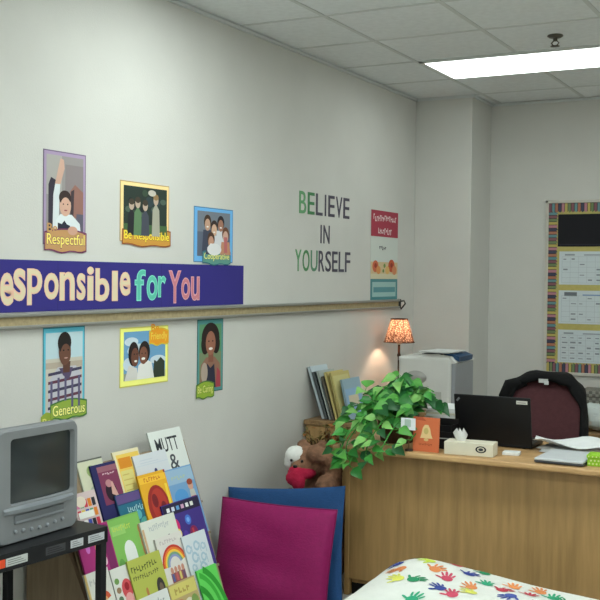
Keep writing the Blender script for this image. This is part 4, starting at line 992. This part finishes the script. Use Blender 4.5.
# note pad, closed laptop, sheets, polka box, pink pouch
o = MB(); o.box((-.04, -.036, 0), (.04, .036, .014), mat((222, 224, 222), .8, 0, 0), .002); ob = o.build('note_pad', loc=(1.402, 4.90, DT + .0005)); ob.rotation_euler = (0, 0, .15); tag(ob, 'small white note pad on the desk by the laptop corner', 'note pad')
t = thing('closed_laptop', 'closed silver laptop lying at the desk front edge', 'laptop', (1.675, 4.855, DT + .0005), (0, 0, math.radians(-1)))
mb = MB(); mb.box((-.115, -.125, .004), (.108, .17, .013), mat((70, 72, 76), .5), .003); mb.box((-.1, -.1, 0), (.1, .15, .005), BLACK); mb.build('base', t)
mb = MB(); mb.box((-.115, -.125, .0135), (.108, .17, .024), mat((206, 210, 214), .4, .1, .02), .004); mb.build('lid', t)
random.seed(8)
def crumple(mb, w, h, amp, m, M, seed):
    R = random.Random(seed); N = 10; ph = [R.uniform(0, 6) for _ in range(4)]; vs = []; fs = []
    for i in range(N + 1):
        for j in range(N + 1):
            a = i / N - .5; b = j / N - .5
            z = amp * (1.6 + math.sin(7 * a + ph[0] + 3 * b) + .6 * math.sin(11 * b + ph[1] - 4 * a)); vs.append((a * w, b * h, z))
    for i in range(N):
        for j in range(N): fs.append((i * (N + 1) + j, (i + 1) * (N + 1) + j, (i + 1) * (N + 1) + j + 1, i * (N + 1) + j + 1))
    mb.add(vs, fs, m, M, True)
PAP = mat((220, 222, 222), .85, 0, .02)
o = MB()
for k in range(6): o.box((-.13, -.1, k * .003), (.13, .1, k * .003 + .002), PAP, M=Matrix.Rotation(rnd(-.2, .2), 4, 'Z') @ Matrix.Translation((rnd(-.02, .02), rnd(-.02, .02), 0)))
crumple(o, .36, .24, .014, PAP, Matrix.Translation((.0, .0, .024)) @ Matrix.Rotation(.12, 4, 'Z'), 2)
ob = o.build('loose_papers', loc=(1.635, 5.155, DT + .0005)); tag(ob, 'rumpled pile of white papers behind the closed laptop', 'papers')
mb = MB(); mb.tube([(-.07, -.03, .004), (.07, .015, .004)], .004, BLACK, 8); mb.lathe([(.0041, 0), (.001, .012)], BLACK, 8, M=Matrix.Translation((.07, .015, .004)) @ Matrix.Rotation(PI / 2, 4, 'Y')); ob = mb.build('pen', loc=(1.71, 4.985, DT + .0008)); tag(ob, 'dark pen lying in front of the white paper pile', 'pen')
o = MB()
for k in range(15): o.box((-.09, -.12, k * .011), (.09, .12, k * .011 + .0105), PAP if k % 3 else mat((204, 200, 184), .8), M=Matrix.Rotation(rnd(-.12, .12), 4, 'Z'))
ob = o.build('paper_stack', loc=(.955, 5.26, DT + .0005)); tag(ob, 'stack of white papers on the desk between plant and laptop', 'papers')
t = thing('gift_box', 'lime green box with white dots at the right end of the desk edge', 'box', (1.86, 4.835, DT + .0005), (0, 0, math.radians(3)))
mb = MB(); LG = mat((140, 190, 44), .7, 0, .04); mb.box((-.075, -.05, 0), (.075, .05, .04), LG, .002); mb.build('box', t)
mb = MB(); mb.box((-.078, -.053, .036), (.078, .053, .05), LG, .002); mb.build('lid', t)
q = Pic(.0004)
for r in range(2):
    for c in range(9): q.ell(-.066 + c * .0165 + .008 * (r % 2), .011 + r * .015, .0045, .0045, (206, 224, 150), 10)
ob = q.build('dots', t); ob.rotation_euler = RB; ob.location = (0, -.0502, 0)
q = Pic(.0004)
for c in range(9): q.ell(-.068 + c * .017, .0075, .0035, .0035, (206, 224, 150), 10)
ob = q.build('dots', t); ob.rotation_euler = RB; ob.location = (0, -.0532, .036)
t = thing('fabric_pouch', 'pink and white patterned pouch at the right of the desk', 'pouch', (1.885, 5.215, DT + .0005))
mb = MB(); mb.box((-.06, -.03, 0), (.06, .03, .12), mat((196, 140, 156), .85, 0, .25, 40), .025, seg=4); mb.build('pouch', t)
mb = MB(); mb.tube([(-.055, -.012, .116), (0, -.012, .122), (.055, -.012, .116)], .003, mat((220, 216, 214), .6), 6); mb.build('zip', t)

# ================================================================== CHAIR + JACKET
t = thing('office_chair', 'maroon upholstered office chair behind the desk', 'chair', (1.255, 5.80, 0))
MAR = mat((86, 50, 54), .85, 0, .08, 50, .2, 160, key='maroon_cloth'); BLK = mat((18, 18, 20), .6, 0, .08)
for k in range(5):
    a = 2 * PI * k / 5 + .3; c_, s_ = math.cos(a), math.sin(a)
    mb = MB(); mb.tube([(0, 0, .11), (.16 * c_, .16 * s_, .095), (.29 * c_, .29 * s_, .07)], [.03, .024, .018], BLK, 10); lg = mb.build('leg', t)
    mb = MB(); mb.lathe([(.001, -.022), (.024, -.022), (.028, -.015), (.028, .015), (.024, .022), (.001, .022)], BLACK, 16, M=Matrix.Translation((.29 * c_, .29 * s_, .028)) @ Matrix.Rotation(a + PI / 2, 4, 'Z') @ Matrix.Rotation(PI / 2, 4, 'X')); mb.build('caster', lg)
mb = MB(); mb.lathe([(.04, .06), (.04, .15), (.028, .16), (.028, .3), (.02, .31), (.02, .4), (.001, .4)], BLK, 20); mb.build('column', t)
mb = MB(); mb.box((-.245, -.24, .4), (.245, .24, .48), MAR, .035, seg=4); mb.build('seat', t)
def backslab(mb, w, z0, z1, y, th, m, N=14, bulge=.03):
    rings = []
    pts = []
    for k in range(N + 1): q = k / N; pts.append((q, z0 + (z1 - z0) * q))
    vs = []; fs = []; K = 16
    for q, z in pts:
        ww = w * (1.0 + .06 * math.sin(PI * q)) * (1 if q < .72 else math.sqrt(max(.12, 1 - ((q - .72) / .30) ** 2 * .95))) / 2
        yy = y + .10 * q * q - .0
        for j in range(K):
            a = 2 * PI * j / K; cx, cy = math.cos(a), math.sin(a)
            ex = math.copysign(abs(cx) ** .5, cx) * ww; ey = math.copysign(abs(cy) ** .7, cy) * th / 2
            vs.append((ex, yy + ey + .05 * (ex / max(w / 2, .01)) ** 2 * -1 + .02, z))
    for i in range(N):
        for j in range(K): fs.append((i * K + j, i * K + (j + 1) % K, (i + 1) * K + (j + 1) % K, (i + 1) * K + j))
    fs.append(tuple(range(K))[::-1]); fs.append(tuple(range(N * K, N * K + K)))
    mb.add(vs, fs, m, None, True)
mb = MB(); backslab(mb, .436, .54, 1.03, .22, .09, MAR); mb.build('backrest', t)
mb = MB(); backslab(mb, .44, .52, 1.04, .275, .05, BLK); mb.build('back_shell', t)
mb = MB(); mb.tube([(0, .18, .41), (0, .3, .44), (0, .34, .6)], .025, BLK, 10); mb.build('back_support', t)
for sx in (-1, 1):
    mb = MB(); mb.tube([(sx * .24, .05, .42), (sx * .3, .05, .45), (sx * .31, .05, .66)], .017, BLK, 10); mb.box((sx * .31 - .03, -.12, .655), (sx * .31 + .03, .16, .69), BLK, .012); mb.build('armrest', t)
# black jacket over the chair back
t = thing('jacket', 'black jacket draped over the top of the maroon chair back', 'jacket', (1.255, 6.08, .93))
JK = mat((9, 9, 11), .9, 0, .15, 20, .4, 40, key='jacket_cloth')
mb = MB(); vs = []; fs = []
# arch over the chair top, profile swept along the curved top outline
S = []
for k in range(25):
    a = PI - PI * k / 24
    x = (.228 if a > PI / 2 else .22) * math.copysign(abs(math.cos(a)) ** .62, math.cos(a)); z = -.22 + .345 * max(0, math.sin(a)) ** .55
    S.append((x, z))
S = [(-.238, -.34)] + S + [(.226, -.36)]
random.seed(5)
prof = [(-.085, -.032), (-.088, -.012), (-.07, .005), (-.03, .02), (.02, .018), (.06, -.01), (.07, -.12), (.075, -.24)]
for i, (x, z) in enumerate(S):
    p = S[max(i - 1, 0)]; n_ = S[min(i + 1, len(S) - 1)]; tv_ = Vector((n_[0] - p[0], n_[1] - p[1])).normalized(); nn = Vector((-tv_[1], tv_[0]))
    yb = .04 - .05 * (x / .25) ** 2 - .03 * max(0, -z) * 2
    for (dy, dn) in prof:
        wob = .006 * math.sin(i * 1.3 + dy * 30)
        side = min(1, max(0, -z / .12 + .55)) if x > .05 else 0
        k = (dn + wob) * (1 - (.8 if dn < 0 else .45) * side) + .006 * side
        if dn < -.1: vs.append((x * (1 - .02), yb + dy + wob, z + dn if abs(x) < .2 else z + dn * .2))
        else: vs.append((x + nn[0] * k, yb + dy + wob, z + nn[1] * k))
K = len(prof)
for i in range(len(S) - 1):
    for j in range(K - 1): fs.append((i * K + j, (i + 1) * K + j, (i + 1) * K + j + 1, i * K + j + 1))
mb.add(vs, fs, JK, None, True); bd = mb.build('body', t)
md = bd.modifiers.new('cloth_thickness', 'SOLIDIFY'); md.thickness = .008; md.offset = 0
mb = MB(); mb.tube([(-.12, -.03, .09), (-.21, -.05, .055), (-.235, -.06, .0), (-.20, -.055, -.05), (-.225, -.04, -.12), (-.22, .0, -.2)], [.03, .042, .036, .026, .034, .03], JK, 12); mb.build('sleeve', t)
q = MB(); q.box((-.035, -.055, .085), (.02, -.0535, .108), ink((200, 202, 200))); q.box((-.002, -.0565, .075), (.024, -.055, .096), ink((214, 216, 214))); q.build('collar_tag', t)

# ================================================================== BACK COUNTER with box and bag
cabinet('back_counter', 'low oak counter under the bulletin board', 1.12, 7.02, 2.6, 7.515, .60, 'counter')
t = thing('storage_box', 'grey woven patterned box on the counter under the bulletin board', 'box', (1.42, 7.33, .6005))
GB = bpy.data.materials.new('woven_grey'); GB.use_nodes = True; nt = GB.node_tree; b = nt.nodes['Principled BSDF']; b.inputs['Roughness'].default_value = .9
ck = nt.nodes.new('ShaderNodeTexChecker'); ck.inputs['Scale'].default_value = 46; ck.inputs['Color1'].default_value = lin((104, 102, 96)); ck.inputs['Color2'].default_value = lin((140, 138, 130))
tc = nt.nodes.new('ShaderNodeTexCoord'); nt.links.new(tc.outputs['Object'], ck.inputs['Vector']); nt.links.new(ck.outputs[0], b.inputs['Base Color'])
mb = MB(); mb.box((-.24, -.12, 0), (.24, .12, .22), GB, .01); mb.build('box', t)
mb = MB(); mb.box((-.246, -.126, .215), (.246, .126, .262), GB, .008); mb.build('lid', t)
o = MB(); WB = mat((206, 214, 212), .5, 0, .05, 20, .4, 30)
fz = fuse([((0, 0, .07), (.15, .075, .07)), ((-.06, .0, .11), (.08, .06, .06)), ((.08, .01, .1), (.09, .06, .05)), ((-.1, 0, .13), (.03, .03, .045)), ((.02, -.02, .14), (.05, .04, .03))], [], WB, .012, .012, 6)
ob = fz.build('plastic_bag', loc=(1.375, 7.12, .612)); tag(ob, 'crumpled white plastic bag in front of the grey woven box', 'bag')

# ================================================================== CAMERA
f, yaw, pitch, roll = 1047.65, .4916, -.0229, .0111
cy, sy, cp, sp = math.cos(yaw), math.sin(yaw), math.cos(pitch), math.sin(pitch)
fw = Vector((-sy * cp, cy * cp, sp)); rt = Vector((cy, sy, 0)); up = rt.cross(fw)
c, s = math.cos(roll), math.sin(roll)
r2 = c * rt + s * up; u2 = -s * rt + c * up
cam = bpy.data.cameras.new('camera'); co = bpy.data.objects.new('camera', cam); COL.objects.link(co)
cam.sensor_width = 36; cam.lens = f / 600 * 36; cam.clip_start = .05
M = Matrix((r2, u2, -fw)).transposed().to_4x4(); M.translation = (2.8645, 0, 1.62); co.matrix_world = M
sc = bpy.context.scene; sc.camera = co
w = bpy.data.worlds.new('world'); sc.world = w; w.use_nodes = True
w.node_tree.nodes['Background'].inputs[0].default_value = (.5, .55, .6, 1); w.node_tree.nodes['Background'].inputs[1].default_value = .2
vs_ = sc.view_settings; vs_.view_transform = 'Standard'; vs_.look = 'None'; vs_.gamma = 1; vs_.use_curve_mapping = False
vs_.exposure = .68
